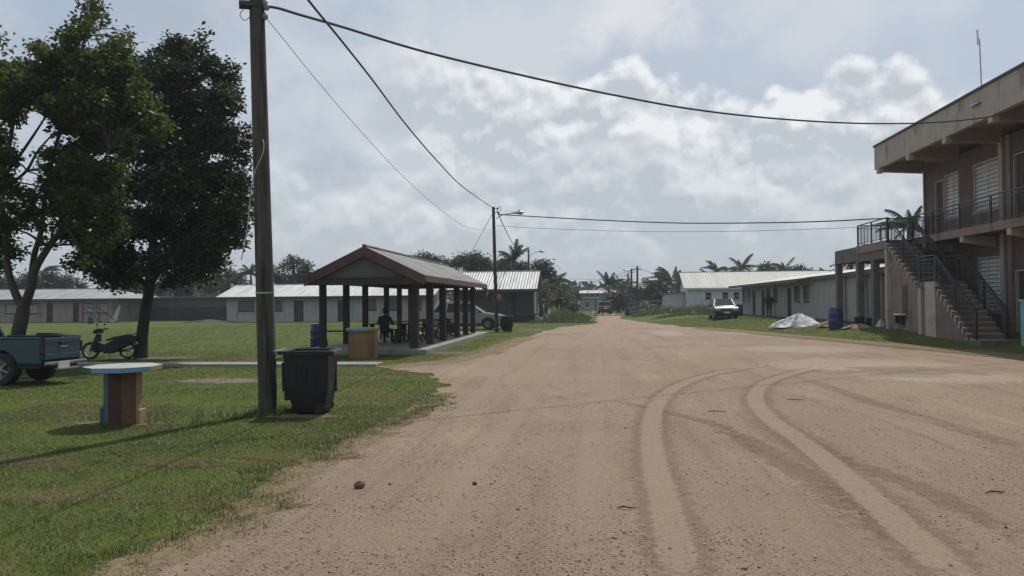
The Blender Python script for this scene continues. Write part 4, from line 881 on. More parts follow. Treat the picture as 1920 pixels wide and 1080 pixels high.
# ---------------------------------------------------------------- far houses and fence line
def small_house(name, label, cat, px0, px1, Y, pyb, pye, pyr, wallm, roofm, wins=(), D=6, z0=0, hip=0):
    x0 = w(px0, 560, Y).x; x1 = w(px1, 560, Y).x; ze = w((px0+px1)/2, pye, Y).z; zr = w((px0+px1)/2, pyr, Y+D/2).z; Lh = x1-x0
    t = thing(name, label, cat, (x0, Y, z0)); box_walls(t, Lh, D, ze-z0, [], wallm, None if hip else zr-z0-.05)
    gable_roof(t, Lh, D, ze-z0+.02, zr-z0, roofm, (.4,.4,.4,.4), (hip, hip), fascia=M['dark_wood'])
    for a, b, c, d in wins:
        mb = MB(); xa = w(a, 560, Y).x-x0; xb = w(b, 560, Y).x-x0; za = w(a, d, Y).z-z0; zb = w(a, c, Y).z-z0; mb.box((xa, -.05, za), (xb, -.003, zb)); f = mb.build('window', M['glass'], t); mb = MB(); mb.box((xa-.08, -.04, za-.1), (xb+.08, -.004, za-.003)); mb.build('sill', M['white'], f)
    return t
teal = pm('blue_green_render', (.155,.215,.235), .8, .12, 1); 
rustr = metal_roof('patchy_rust_roof', (.55,.53,.52), 0, .3, .25, .6, (.28,.14,.10), .48)
small_house('far_house', 'two storey blue green house with patchy rusty roof beyond the gate', 'house', 1090, 1128, 140, 582, 550, 545, teal, rustr, [(1098,1103,552,557), (1107.5,1113,552,557), (1118,1122,552,557), (1098,1104,568,576)], 8)
small_house('small_shed', 'small grey shed with pale sheet roof behind the fence right of the gate', 'shed', 1221, 1243, 118, 584, 555.5, 552.5, pm('grey_blue_wall', (.16,.18,.21), .8), roofA, [(1226,1231,560,566)], 4)
small_house('hillside_house', 'pale house showing its gable between palms left of the white hall', 'house', 1258, 1276, 150, 570, 531, 526, pm('cream_wall', (.4,.38,.34), .8), roofE, [(1264,1268,534,540)], 6)
small_house('far_house', 'dark hipped roof house behind palms far beyond the gate', 'house', 1104, 1140, 175, 575, 548, 537, pm('brown_wall', (.12,.1,.09), .8), metal_roof('dark_roof', (.10,.095,.09), 0, .3), [(1110,1114,550,555)], 9, 0, 3)
small_house('far_house', 'low brown roofed house behind the trees left of the white hall', 'house', 1190, 1212, 170, 575, 540, 531, pm('grey_wall', (.2,.2,.2), .8), metal_roof('brown_roof', (.12,.09,.075), 0, .3), [(1198,1202,543,549)], 8)
# chain-link fence right of the gate, and the open gate
def linkmesh(name, a, b, h, parent, sp=.16, r=.006, mat=None):
    mb = MB(); a = Vector(a); b = Vector(b); ln = (b-a).length; n = int(ln/sp)
    for i in range(n+1):
        t0 = i*sp
        for s in (1, -1):
            if s == 1: p0, p1, z0, z1 = t0, min(ln, t0+h), 0, min(h, ln-t0)
            else: p0, p1, z0, z1 = t0, max(0, t0-h), 0, min(h, t0)
            if z1-z0 > .05: mb.bar(a.lerp(b, p0/ln)+Vector((0,0,.05+z0)), a.lerp(b, p1/ln)+Vector((0,0,.05+z1)), r*2)
    return mb.build(name, mat or M['steel'], parent)
galv = pm('galvanised_pipe', (.27,.28,.29), .5, .15, 4, metal=.4)
fp = [g(1176, 592), Vector((g(1176, 592).x+.1, 0, 0))]; a = Vector((g(1174, 591).x, 90, 0)); 
def fence(label, a, b, h, npost, name='chain_link_fence'):
    t = thing(name, label, 'fence', a); b = Vector(b)-Vector(a)
    for i in range(npost+1): mb = MB(); p = b*(i/npost); mb.tube([p+Vector((0,0,-.5)), p+Vector((0,0,h+.06))], .045, 6); mb.build('post', galv, t)
    mb = MB(); mb.tube([Vector((0,0,h)), b+Vector((0,0,h))], .035, 6); mb.tube([Vector((0,0,.1)), b+Vector((0,0,.1))], .012, 5); mb.build('rail', galv, t)
    linkmesh('mesh', (0,0,0), b, h-.05, t, .22, .004, galv); return t
fb = Vector((w(1420, 560, 93).x, 93, 0.3)); fence('chain link fence with pale top rail running behind the parked sedan', Vector((a.x, 90.5, .12)), fb, 1.55, 7)
fa = g(212, 604); fence('chain link fence with weeds between pink school block and dark shed', Vector((fa.x, 77, 0)), Vector((xs_at(268, 77), 77, 0)), 1.9, 2)
gy_ = 91.0; gt = thing('gate', 'tall open frame gate of black pipe where the road leaves the yard', 'gate', (g(1087, 590).x, gy_, 0)); X0 = gt.location.x
def gx(px): return w(px, 570, gy_).x-X0
hz = w(1115, 561.5, gy_).z
for p in (1116.5, 1129.5): mb = MB(); mb.box((gx(p)-.06, -.06, -.05), (gx(p)+.06, .06, hz)); mb.build('post', rail, gt)
mb = MB(); mb.bar((gx(1088), 0, hz), (gx(1130), 0, hz), .07); mb.bar((gx(1117), 0, .06), (gx(1160), -.6, .06), .07); mb.build('rail', rail, gt)
mb = MB(); 
for p in (1088.5, 1091.5): mb.bar((gx(p), 0, 0), (gx(p), 0, hz), .07)
for z in (.5, .95, 1.35): mb.bar((gx(1092), 0, z), (gx(1116), 0, z), .035)
for i in range(9): x = gx(1092)+(gx(1116)-gx(1092))*i/9; mb.bar((x, 0, .1), (x, 0, hz), .025)
mb.build('gate_leaf', galv, gt)
# ---------------------------------------------------------------- vehicles
def arc_bottom(wheels, zb, r, x0, x1, n=9):
    pts = [(x0, zb)]
    for c in sorted(wheels, reverse=x0 > x1):
        a0 = math.asin(min(.98, (zb-.33)/r)) if zb > .33 else -math.asin(min(.98, (.33-zb)/r)); s = 1 if x0 > x1 else -1
        for k in range(n+1): t = a0+(PI-2*a0)*k/n; pts.append((c+s*r*math.cos(t), .33+r*math.sin(t)))
    return pts+[(x1, zb)]
def wheel(root, x, y, r=.33, wd=.2, spokes=5, rimmat=None):
    mb = MB(); mb.lathe([(r*.62, -wd/2), (r*.93, -wd/2), (r, -wd*.3), (r, wd*.3), (r*.93, wd/2), (r*.62, wd/2)], 24, axis='y'); o = mb.build('wheel', M['tyre'], root, (x, y, r), smooth=True)
    mb = MB(); s = 1 if y > 0 else -1; mb.lathe([(r*.6, -.05), (r*.6, .05)], 20, axis='y'); ri = mb.build('hub', M['dark_metal'], o)
    mb = MB()
    for i in range(spokes): t = 2*PI*i/spokes+.3; mb.bar((r*.08*math.cos(t), s*wd*.42, r*.08*math.sin(t)), (r*.6*math.cos(t), s*wd*.45, r*.6*math.sin(t)), .045*r/.33*1.6, .03)
    mb.lathe([(r*.56, s*wd*.38), (r*.64, s*wd*.38), (r*.64, s*wd*.5), (r*.58, s*wd*.5)], 20, axis='y'); mb.ball((0, s*wd*.43, 0), (r*.15, .03, r*.15), n=10, k=6)
    mb.build('rim', rimmat or M['steel'], o, smooth=False); return o
def cabin(root, xb0, xb1, xt0, xt1, zb, zt, wb, wt, paint, pillars=(.5,), rail_=False):
    b = [(xb0,-wb,zb),(xb1,-wb*.96,zb),(xb1,wb*.96,zb),(xb0,wb,zb)]; tq = [(xt0,-wt,zt),(xt1,-wt*.97,zt),(xt1,wt*.97,zt),(xt0,wt,zt)]
    mb = MB(); mb.loft([b, tq]); gl_ = mb.build('windows', M['glass'], root, bevel=.02)
    mb = MB(); mb.box((min(xt0,xt1)-.02, -wt-.015, zt-.02), (max(xt0,xt1)+.02, wt+.015, zt+.05)); rf = mb.build('roof', paint, root, bevel=.04, seg=3)
    mb = MB()
    for i in range(4): mb.bar(b[i], tq[i], .075, .06)
    for f in pillars:
        for s in (-1, 1): mb.bar((xb0+(xb1-xb0)*f, s*(wb+.004), zb), (xt0+(xt1-xt0)*f, s*(wt+.004), zt), .08, .03)
    mb.build('pillars', paint, rf)
    if rail_:
        mb = MB()
        for s in (-1, 1): mb.tube([(xt0+.1, s*wt*.9, zt+.06), (xt0+.15, s*wt*.9, zt+.11), (xt1-.25, s*wt*.9, zt+.11), (xt1-.15, s*wt*.9, zt+.06)], .022, 6)
        mb.build('roof_rail', M['steel'], rf)
    return gl_
def paint(name, c, **k): return pm(name, c, k.pop('rough', .28), .06, 2, coat=.6, **k)
red_lamp = pm('red_lamp', (.30,.012,.015), .2, .1); clear_lamp = pm('clear_lamp', (.45,.46,.47), .12, .1); plate = pm('number_plate', (.55,.56,.52), .5, .15, 12); chrome = pm('chrome', (.5,.5,.5), .2, .05, metal=.9)
def make_suv(label, cat, loc, rz, col, lower=None, name='parked_suv'):
    t = thing(name, label, cat, loc, rz); L_ = 4.6; wr, wf = .92, 3.62; hw = .90
    top = [(.06,.55),(.02,.75),(.05,1.02),(.14,1.08),(3.20,1.06),(3.55,1.04),(4.25,.95),(4.48,.86),(4.57,.70),(4.56,.45)]
    poly = top+arc_bottom((wr, wf), .30, .43, 4.5, .12)
    mb = MB(); mb.prism(poly, -hw, hw, 'xz'); mb.build('body', paint(*col), t, bevel=.06, seg=3)
    mb = MB(); mb.box((.2, -hw+.12, .22), (4.4, hw-.12, .75)); mb.build('underbody', M['black_plastic'], t)
    mb = MB(); 
    for s in (-1, 1): mb.box((wr+.46, s*hw-.015, .29), (wf-.46, s*hw+.018, .40))
    mb.build('sill_trim', M['black_plastic'], t)
    cabin(t, .12, 3.32, .55, 2.45, 1.06, 1.64, .86, .68, paint(*col), (.27, .56), True)
    for x in (wr, wf):
        for s in (-1, 1): wheel(t, x, s*(hw-.10), .345, .22)
    for s in (-1, 1):
        mb = MB(); mb.cbox((.07, s*.74, .93), (.16, .26, .22)); mb.build('tail_light', red_lamp, t, bevel=.02)
        mb = MB(); mb.cbox((4.42, s*.66, .80), (.22, .36, .14)); mb.build('headlight', clear_lamp, t, bevel=.03)
        mb = MB(); mb.ball((2.95, s*1.0, 1.13), (.06,.10,.075), n=10, k=6); mb.bar((2.95, s*.86, 1.09), (2.95, s*.96, 1.1), .04); mb.build('mirror', paint(*col), t, smooth=True)
        mb = MB()
        for x in (1.62, 2.62): mb.box((x, s*hw-.01, .90), (x+.18, s*hw+.03, .94))
        mb.build('handle', M['black_plastic'], t)
    mb = MB(); mb.box((-.06, -.85, .36), (.10, .85, .58)); mb.build('rear_bumper', M['black_plastic'], t, bevel=.04)
    mb = MB(); mb.box((4.5, -.82, .34), (4.64, .82, .60)); mb.box((4.50, -.5, .66), (4.6, .5, .80)); mb.build('grille', M['black_plastic'], t, bevel=.03)
    mb = MB(); mb.box((-.03, -.24, .74), (.015, .24, .86)); mb.build('number_plate', plate, t); return t
sp_ = g(812, 619); silver = ('silver_paint', (.25,.255,.26))
o = make_suv('silver sports utility car parked side-on behind the pavilion posts', 'car', (sp_.x-.2, sp_.y+.9, 0), .02, silver)
def make_sedan(label, loc, rz, col, low):
    t = thing('parked_sedan', label, 'car', loc, rz); wr, wf = .88, 3.45; hw = .84
    top = [(.04,.5),(.0,.83),(.08,.95),(.75,.99),(3.1,.98),(3.6,.95),(4.10,.88),(4.22,.83)]
    mb = MB(); mb.prism([(x, max(z, .80)) for x, z in top]+[(4.24,.795),(.02,.795)], -hw, hw, 'xz'); mb.build('body', paint(*col), t, bevel=.05, seg=3)
    mb = MB(); mb.prism([(.03,.79),(4.25,.79),(4.31,.62),(4.31,.42)]+arc_bottom((wr, wf), .24, .40, 4.24, .1)+[(.03,.42)], -hw-.006, hw+.006, 'xz'); mb.build('lower_body', paint(*low), t, bevel=.03)
    mb = MB(); mb.box((.2, -hw+.12, .2), (4.1, hw-.12, .6)); mb.build('underbody', M['black_plastic'], t)
    cabin(t, .58, 3.2, 1.05, 2.42, .97, 1.47, .79, .63, paint(*col), (.5,))
    for x in (wr, wf):
        for s in (-1, 1): wheel(t, x, s*(hw-.10), .31, .19)
    for s in (-1, 1):
        mb = MB(); mb.cbox((4.21, s*.62, .70), (.16, .36, .13)); mb.build('headlight', clear_lamp, t, bevel=.02)
        mb = MB(); mb.cbox((.03, s*.62, .74), (.1, .36, .16)); mb.build('tail_light', red_lamp, t, bevel=.02)
        mb = MB(); mb.ball((2.75, s*.98, 1.02), (.06,.11,.075), n=10, k=6); mb.bar((2.75, s*.8, .98), (2.75, s*.93, 1.0), .04); mb.build('mirror', M['black_plastic'], t, smooth=True)
    mb = MB(); mb.box((4.2, -.4, .60), (4.31, .4, .74)); mb.build('grille', M['black_plastic'], t, bevel=.01)
    mb = MB(); mb.box((4.23, -.86, .30), (4.40, .86, .58)); mb.build('front_bumper', M['black_plastic'], t, bevel=.04)
    mb = MB(); mb.box((4.403, -.24, .44), (4.415, .24, .56)); mb.build('number_plate', plate, t)
    return t
hd = math.radians(-91)
sc_ = gter(1363, 598); fwd = Vector((math.cos(hd), math.sin(hd), 0)); l_ = sc_-fwd*4.0
make_sedan('white topped sedan with dark lower body parked facing the camera on the right lawn', (l_.x, l_.y, tz(sc_.x, sc_.y)-.02), hd, ('cream_white_paint', (.16,.157,.153)), ('dark_grey_paint', (.022,.021,.022))).scale = (.94,.94,.94)
o2 = make_suv('dark car with pale roof waiting in the road just beyond the open gate', 'car', (w(1131, 580, 101).x+.3, 101, 0), PI/2+.06, ('dark_green_paint', (.03,.04,.042)), name='parked_car')
for k in kids(o2):
    if k.name.startswith('roof'): k.data = k.data.copy(); k.data.materials[0] = paint('pale_roof_paint', (.5,.5,.48))
make_suv('white car half hidden behind the fence left of the white hall', 'car', (w(1250, 575, 112).x, 113, .2), -PI/2-.4, ('plain_white_paint', (.66,.67,.68)), name='parked_car')
# pickup: only its bed, tailgate and the back of its cab are inside the frame
Pn = g(77, 724); Pf = g(156, 713); lat = (Pn-Pf).normalized(); fw_ = Vector((lat.y, -lat.x, 0)); mid = (Pn+Pf)/2
pt_ = thing('pickup_truck', 'teal blue pickup truck parked on the lawn, tailgate towards the scooter', 'pickup', (mid.x, mid.y, 0), math.atan2(fw_.y, fw_.x))
blue = pm('teal_blue_paint', (.013,.056,.092), .35, .08, 1.5, coat=.5, dirt=((.05,.11,.15), 4, .66)); hw = (Pn-Pf).length/2*.99; wr, wf = 1.0, 3.95
zt_, zb_ = .99, .46
for s in (-1, 1):
    mb = MB(); poly = [(.06, zt_), (1.98, zt_)]+arc_bottom((wr,), zb_, .42, 1.98, .06); mb.prism(poly, s*hw, s*(hw-.07), 'xz'); mb.box((.05, s*hw-.05 if s > 0 else s*hw-.02, zt_), (1.98, s*hw+.02 if s > 0 else s*hw+.05, zt_+.045)); mb.build('bed_side', blue, pt_, bevel=.018)
    mb = MB(); mb.cbox((.035, s*(hw-.045), .80), (.07, .075, .24)); mb.build('tail_light', pm('dull_red_lamp', (.045,.010,.012), .3, .2), pt_, bevel=.01)
mb = MB(); mb.box((.08, -hw+.075, .52), (1.95, hw-.075, .58)); mb.box((1.9, -hw+.075, .585), (1.97, hw-.075, 1.0)); mb.build('bed_floor', M['black_plastic'], pt_)
mb = MB(); mb.box((.0, -hw+.10, .55), (.06, hw-.10, zt_+.02)); mb.box((-.012, -hw+.10, .56), (-.001, hw-.10, .66)); mb.box((-.018, -hw+.10, .92), (-.001, hw-.10, zt_+.015)); tg = mb.build('tailgate', blue, pt_, bevel=.012)
mb = MB(); mb.box((-.03, -.10, .845), (-.002, .10, .925)); mb.build('handle', M['black_plastic'], tg, bevel=.008)
mb = MB(); mb.box((-.035, -.11, .80), (-.004, .11, .835)); mb.build('handle_trim', M['steel'], tg)
mb = MB(); mb.box((-.13, -hw+.03, .43), (-.03, hw-.03, .50)); bp_ = mb.build('rear_bumper', pm('dull_chrome', (.26,.27,.28), .35, .2, 6, metal=.6), pt_, bevel=.02)
mb = MB(); mb.box((-.152, -.02, .36), (-.133, .30, .50)); mb.build('number_plate', plate, bp_); mb = MB(); mb.box((-.22, -.25, .33), (-.1, .34, .355)); mb.build('tow_step', M['steel'], bp_)
cp = [(2.02,.44),(2.02,1.02),(3.75,1.02),(4.0,1.0),(4.95,.92),(5.02,.8),(5.02,.44)]
mb = MB(); mb.prism([(2.02,1.02),(3.7,1.02),(4.95,.94),(5.03,.8),(5.02,.46)]+arc_bottom((wf,), .40, .42, 4.95, 2.02), -hw, hw, 'xz'); mb.build('cab', blue, pt_, bevel=.04, seg=3)
mb = MB(); mb.box((.1, -.55, .36), (4.9, .55, .52)); mb.build('chassis', M['black_plastic'], pt_)
cabin(pt_, 2.06, 3.75, 2.30, 3.1, 1.02, 1.56, hw-.05, hw-.16, blue, (.5,))
for x in (wr, wf):
    for s in (-1, 1): wheel(pt_, x, s*(hw-.11), .345, .23, 6)
mb = MB()
for s in (-1, 1): mb.ball((3.35, s*(hw+.13), 1.10), (.07,.12,.09), n=10, k=6); mb.bar((3.35, s*(hw-.05), 1.05), (3.35, s*(hw+.06), 1.08), .04)
mb.build('mirror', M['black_plastic'], pt_, smooth=True)
hs = MB(); hs.tube([(.55+.32*math.cos(t*.5), -hw+.4+.2*math.sin(t*.5), zt_+.03+.004*t) for t in range(26)], .03, 6); tag(hs.build('hose', M['black_plastic'], loc=(0,0,0)), 'black hose coiled in the bed of the teal pickup', 'hose')
ho = COL.objects['hose']; ho.matrix_world = Matrix.Translation(pt_.location) @ Matrix.Rotation(pt_.rotation_euler.z, 4, 'Z'); ho.location.z = -.05
# scooter
mp_ = g(205, 673); mt = thing('scooter', 'black motor scooter parked between the pickup and the dark tree trunk', 'scooter', (mp_.x, mp_.y, 0), PI+.22); mt.scale = (.94, .94, .94); blk = pm('satin_black', (.009,.009,.010), .5, .2, 4)
for x, r in ((.60, .285), (-.60, .28)):
    mb = MB(); mb.lathe([(r*.76,-.045),(r*.95,-.05),(r,-.02),(r,.02),(r*.95,.05),(r*.76,.045)], 24, axis='y', ring=True); wo_ = mb.build('wheel', M['tyre'], mt, (x, 0, r), smooth=True)
    mb = MB(); mb.lathe([(r*.70,-.03),(r*.78,-.03),(r*.78,.03),(r*.70,.03)], 20, axis='y', ring=True)
    for i in range(5): t = 2*PI*i/5; mb.bar((0,0,0), (r*.74*math.cos(t), 0, r*.74*math.sin(t)), .035, .02)
    mb.ball((0,0,0), (.06,.06,.06), n=8, k=5); mb.build('rim', M['steel'], wo_)
mb = MB(); mb.loft([[(.68,-.05,.56),(.44,-.05,.62),(.44,.05,.62),(.68,.05,.56)], [(.86,-.065,.50),(.60,-.06,.585),(.60,.06,.585),(.86,.065,.50)][::1]]); mb.build('mudguard', blk, mt, bevel=.02)
mb = MB(); 
for s in (-1, 1): mb.tube([(.60, s*.075, .285), (.50, s*.07, .55), (.40, s*.05, .82)], .022, 8)
mb.build('fork', M['dark_metal'], mt)
mb = MB(); mb.loft([[(.46,-.15,.24),(.30,-.17,.22),(.30,.17,.22),(.46,.15,.24)], [(.52,-.19,.45),(.33,-.20,.43),(.33,.20,.43),(.52,.19,.45)], [(.46,-.19,.62),(.32,-.19,.60),(.32,.19,.60),(.46,.19,.62)], [(.38,-.13,.86),(.27,-.11,.84),(.27,.11,.84),(.38,.13,.86)]]); mb.build('leg_shield', blk, mt, bevel=.03)
mb = MB(); mb.loft([[(.47,-.11,.86),(.22,-.12,.88),(.22,.12,.88),(.47,.11,.86)], [(.50,-.12,.97),(.20,-.10,.99),(.20,.10,.99),(.50,.12,.97)], [(.40,-.07,1.03),(.22,-.07,1.04),(.22,.07,1.04),(.40,.07,1.03)]]); hc = mb.build('headlight_cowl', blk, mt, bevel=.03)
mb = MB(); mb.ball((.50,0,.93), (.03,.075,.055), n=10, k=6); mb.build('headlight', clear_lamp, hc)
mb = MB(); mb.tube([(.22,-.34,1.02),(.30,-.2,1.0),(.31,0,.99),(.30,.2,1.0),(.22,.34,1.02)], .016, 8)
for s in (-1, 1): mb.tube([(.18, s*.36, 1.015), (.26, s*.26, 1.01)], .024, 8); mb.tube([(.28, s*.24, 1.0), (.27, s*.30, 1.14)], .007, 6); mb.ball((.27, s*.32, 1.17), (.02,.055,.04), n=8, k=5)
mb.build('handlebar', M['black_plastic'], mt)
mb = MB(); mb.loft([[(.36,-.14,.30),(.36,.14,.30),(.38,.12,.60),(.38,-.12,.60)], [(.12,-.15,.22),(.12,.15,.22),(.12,.11,.50),(.12,-.11,.50)], [(-.22,-.16,.24),(-.22,.16,.24),(-.22,.15,.68),(-.22,-.15,.68)], [(-.58,-.15,.42),(-.58,.15,.42),(-.58,.14,.77),(-.58,-.14,.77)], [(-.88,-.08,.58),(-.88,.08,.58),(-.90,.07,.78),(-.90,-.07,.78)]]); mb.build('body', blk, mt, bevel=.03)
mb = MB(); mb.loft([[(.08,-.10,.60),(.08,.10,.60),(.06,.09,.68),(.06,-.09,.68)], [(-.18,-.15,.66),(-.18,.15,.66),(-.18,.13,.755),(-.18,-.13,.755)], [(-.36,-.15,.70),(-.36,.15,.70),(-.36,.13,.79),(-.36,-.13,.79)], [(-.72,-.12,.755),(-.72,.12,.755),(-.72,.10,.85),(-.72,-.10,.85)]]); mb.build('seat', pm('black_vinyl', (.016,.015,.015), .5, .2, 8), mt, bevel=.025)
mb = MB(); mb.tube([(.0,-.15,.24),(-.3,-.17,.25),(-.5,-.18,.30)], .03, 8); mb.tube([(-.48,-.18,.295),(-.92,-.19,.42)], .055, 10); mb.build('exhaust', M['steel'], mt, smooth=True)
mb = MB(); mb.cbox((.0,0,.27), (.34,.2,.16)); mb.lathe([(.09,-.14),(.09,.14)], 14, c=(-.1,0,.28), axis='y'); mb.bar((-.2,0,.28), (-.6,.0,.28), .12, .08); mb.build('engine', M['dark_metal'], mt, bevel=.02)
mb = MB(); mb.cbox((-.83,0,.70), (.08,.16,.07)); mb.build('tail_light', red_lamp, mt, bevel=.01)
mb = MB(); mb.bar((-.76,0,.62), (-.94,0,.38), .14, .02); mg = mb.build('tail_fender', blk, mt); mb = MB(); mb.bar((-.845,0,.60), (-.92,0,.49), .17, .008); mb.build('number_plate', plate, mg)
mb = MB(); mb.tube([(-.70,-.12,.80),(-.86,-.10,.86),(-.86,.10,.86),(-.70,.12,.80)], .014, 6); mb.build('grab_rail', M['steel'], mt)
mb = MB(); mb.bar((-.05,.10,.25), (-.12,.24,.0), .025); mb.build('side_stand', M['dark_metal'], mt)
# ---------------------------------------------------------------- painted concrete tables
def oct_(r, rz=PI/8, sx=1, sy=1): return [(r*sx*math.cos(rz+k*PI/4), r*sy*math.sin(rz+k*PI/4)) for k in range(8)]
tp = pm('slab_top_paint', (.40,.40,.37), .6, .15, 3, dirt=((.30,.27,.20), 4, .55)); P_blue = pm('pale_blue_paint', (.17,.29,.46), .55, .12, 3, dirt=((.30,.33,.36), 6, .66)); P_teal = pm('teal_paint', (.026,.10,.12), .6, .15, 3); P_mar = pm('maroon_red_paint', (.065,.024,.018), .65, .2, 3, dirt=((.035,.018,.015), 5, .58)); P_och = pm('ochre_paint', (.23,.132,.052), .6, .2, 3, dirt=((.13,.075,.04), 4, .56, (1,1,.4))); P_brn = pm('brown_paint', (.13,.068,.032), .65, .2, 3, dirt=((.07,.04,.025), 5, .58)); P_green = pm('dark_green_gloss', (.02,.075,.07), .6, .15, 3); P_tan = pm('tan_paint', (.30,.205,.11), .6, .15, 3)
def table(label, loc, rz, top_r, top_z, th, ped_r, sidecols, pedcols, foot=True):
    t = thing('concrete_table', label, 'table', loc, rz, 'painted concrete tables')
    mb = MB(); a = oct_(top_r); n = 8; mb.add([(x, y, top_z-th) for x, y in a]+[(x, y, top_z) for x, y in a], [tuple(range(7, -1, -1)), tuple(range(8, 16))], 0)
    for k in range(8): mb.add([(*a[k], top_z-th), (*a[(k+1) % 8], top_z-th), (*a[(k+1) % 8], top_z), (*a[k], top_z)], [(0,1,2,3)], 1+k)
    o = mb.build('table_top', [tp]+sidecols, t)
    bm = bmesh.new(); bm.from_mesh(o.data); bmesh.ops.remove_doubles(bm, verts=bm.verts, dist=1e-4); bm.to_mesh(o.data); bm.free(); b = o.modifiers.new('bevel', 'BEVEL'); b.width = .008; b.segments = 2
    mb = MB(); a = oct_(ped_r); mb.add([(x, y, -.04) for x, y in a]+[(x, y, top_z-th-.002) for x, y in a], [tuple(range(7, -1, -1)), tuple(range(8, 16))], 0)
    for k in range(8): mb.add([(*a[k], -.04), (*a[(k+1) % 8], -.04), (*a[(k+1) % 8], top_z-th-.002), (*a[k], top_z-th-.002)], [(0,1,2,3)], k)
    o = mb.build('pedestal', pedcols, t)
    bm = bmesh.new(); bm.from_mesh(o.data); bmesh.ops.remove_doubles(bm, verts=bm.verts, dist=1e-4); bm.to_mesh(o.data); bm.free(); b = o.modifiers.new('bevel', 'BEVEL'); b.width = .012; b.segments = 2
    return t
tb = g(222, 797); tb.y += .20; tb.x -= .06
# faces numbered anticlockwise from the north-east; 4..6 look at the camera
t1 = table('concrete table with pale blue rim on a maroon and ochre pedestal, nearest on the lawn', tb, .12, .525, .83, .075, .255, [P_tan, P_tan, P_teal, P_green, P_green, P_blue, P_blue, P_tan], [P_tan, P_tan, P_teal, P_teal, P_teal, P_mar, P_brn, P_tan])
for k, (mt_, h) in enumerate(((P_teal, .24), (P_tan, .20))): s = -1 if k == 0 else 1; mb = MB(); mb.box((s*.255-.03, -.10, -.03), (s*.255+.03, .10, h)); mb.build('plinth', mt_, t1, bevel=.012)
t2p = g(684, 672); t2p.y += .36; t2p.x -= .16
table('octagonal concrete table with ochre pedestal standing in front of the pavilion floor', t2p, .05, .53, .93, .085, .46, [P_tan, P_tan, P_blue, P_blue, P_blue, P_blue, P_tan, P_tan], [P_och, P_och, P_och, P_och, P_och, P_och, P_och, P_tan])
# ---------------------------------------------------------------- wheelie bins
bp0 = g(569, 779)
bt = thing('wheelie_bin', 'big black lidless wheelie bin standing beside the near utility pole', 'bin', (bp0.x, bp0.y+.33, 0), .12, 'black wheelie bins')
def rect(hx, hy, z, cx=0, cy=0): return [(cx-hx, cy-hy, z), (cx+hx, cy-hy, z), (cx+hx, cy+hy, z), (cx-hx, cy+hy, z)]
mb = MB(); mb.loft([rect(.235,.25,.03,.03), rect(.25,.27,.10,.03), rect(.30,.31,.35,.01), rect(.335,.335,.80), rect(.345,.345,.93)])
mb.box((-.36,-.24,.22), (-.245,.24,.35)); mb.loft([rect(.06,.24,.352,-.33), rect(.055,.25,.80,-.345)])
for x in (-.16, .0, .16): mb.loft([rect(.022,.015,.12,x,-.268), rect(.022,.015,.78,x,-.338)])
mb.build('body', M['black_plastic'], bt, bevel=.02)
mb = MB(); 
z0, z1 = .93, .985
for a, b in (((-.42,-.39),(.39,-.34)), ((-.42,.34),(.39,.39)), ((-.42,-.335),(-.33,.335)), ((.33,-.335),(.39,.335))): mb.box((*a, z0), (*b, z1))
mb.build('rim', M['black_plastic'], bt, bevel=.012)
mb = MB(); mb.tube([(-.47,-.30,.965),(-.50,-.26,.97),(-.50,.26,.97),(-.47,.30,.965)], .018, 8); mb.bar((-.42,-.2,.95), (-.5,-.2,.97), .03); mb.bar((-.42,.2,.95), (-.5,.2,.97), .03); mb.build('handle', pm('worn_grey_plastic', (.16,.17,.18), .5), bt)
mb = MB(); mb.box((.392,-.3,.90), (.42,.3,.97)); mb.box((.30,-.30,.30), (.345,-.25,.9)); mb.box((.30,.25,.30), (.345,.30,.9)); mb.build('front_rib', pm('scuffed_black', (.035,.036,.04), .4), bt, bevel=.01)
for s in (-1, 1): mb = MB(); mb.lathe([(.04,-.03),(.085,-.03),(.095,-.015),(.095,.015),(.085,.03),(.04,.03)], 18, axis='y'); mb.build('wheel', M['tyre'], bt, (.20, s*.275, .095), smooth=True)
mb = MB(); mb.loft([rect(.20,.22,.90,0), rect(.30,.30,.915,0)]); mb.build('rubbish_bag', pm('dark_bag', (.01,.01,.012), .3, .3, 20, .6, 14), bt)
q = g(949, 622.5); dup(bt, 'smaller looking black wheelie bin right of the second light pole', (q.x, q.y+.3, 0), .25, None, .93)
# ---------------------------------------------------------------- barrels
q = g(591, 651); br = thing('barrel', 'blue plastic drum standing at the front left corner of the pavilion', 'barrel', (q.x, q.y+.3, 0), 0, 'blue plastic drums')
mb = MB(); mb.lathe([(.27,0),(.29,.02),(.295,.28),(.31,.30),(.31,.33),(.295,.35),(.295,.58),(.31,.60),(.31,.63),(.295,.65),(.285,.88),(.26,.91),(.25,.90)], 28); mb.build('shell', M['blue_barrel'], br, smooth=True)
mb = MB(); mb.lathe([(.252,.885),(.252,.893)], 24); mb.lathe([(.035,.893),(.035,.92)], 12, c=(.15,.05,0)); mb.build('lid', M['blue_barrel'], br)
def drum(label, px, py, z=None, sc=1.0, Y=None, dy=.3):
    p = gter(px, py)
    return dup(br, label, (p.x, p.y+dy, z if z is not None else (tz(p.x, p.y) if True else 0)), random.uniform(0, 6), None, sc)
drum('blue drum with a worn lid in front of the concrete frame beside the sand', 1569.5, 616, None, 1.12, None, .2)
drum('blue drum half hidden behind the right side of the parked sedan', 1386, 592, None, 1.0, 61, 0)
drum('blue drum inside the goal frame by the pink school block', 170, 607, 0, .85, 70.5, 0)
drum('blue drum at the fence end right of the gate', 1176.5, 592, None, 1.05, 89.5, 0)
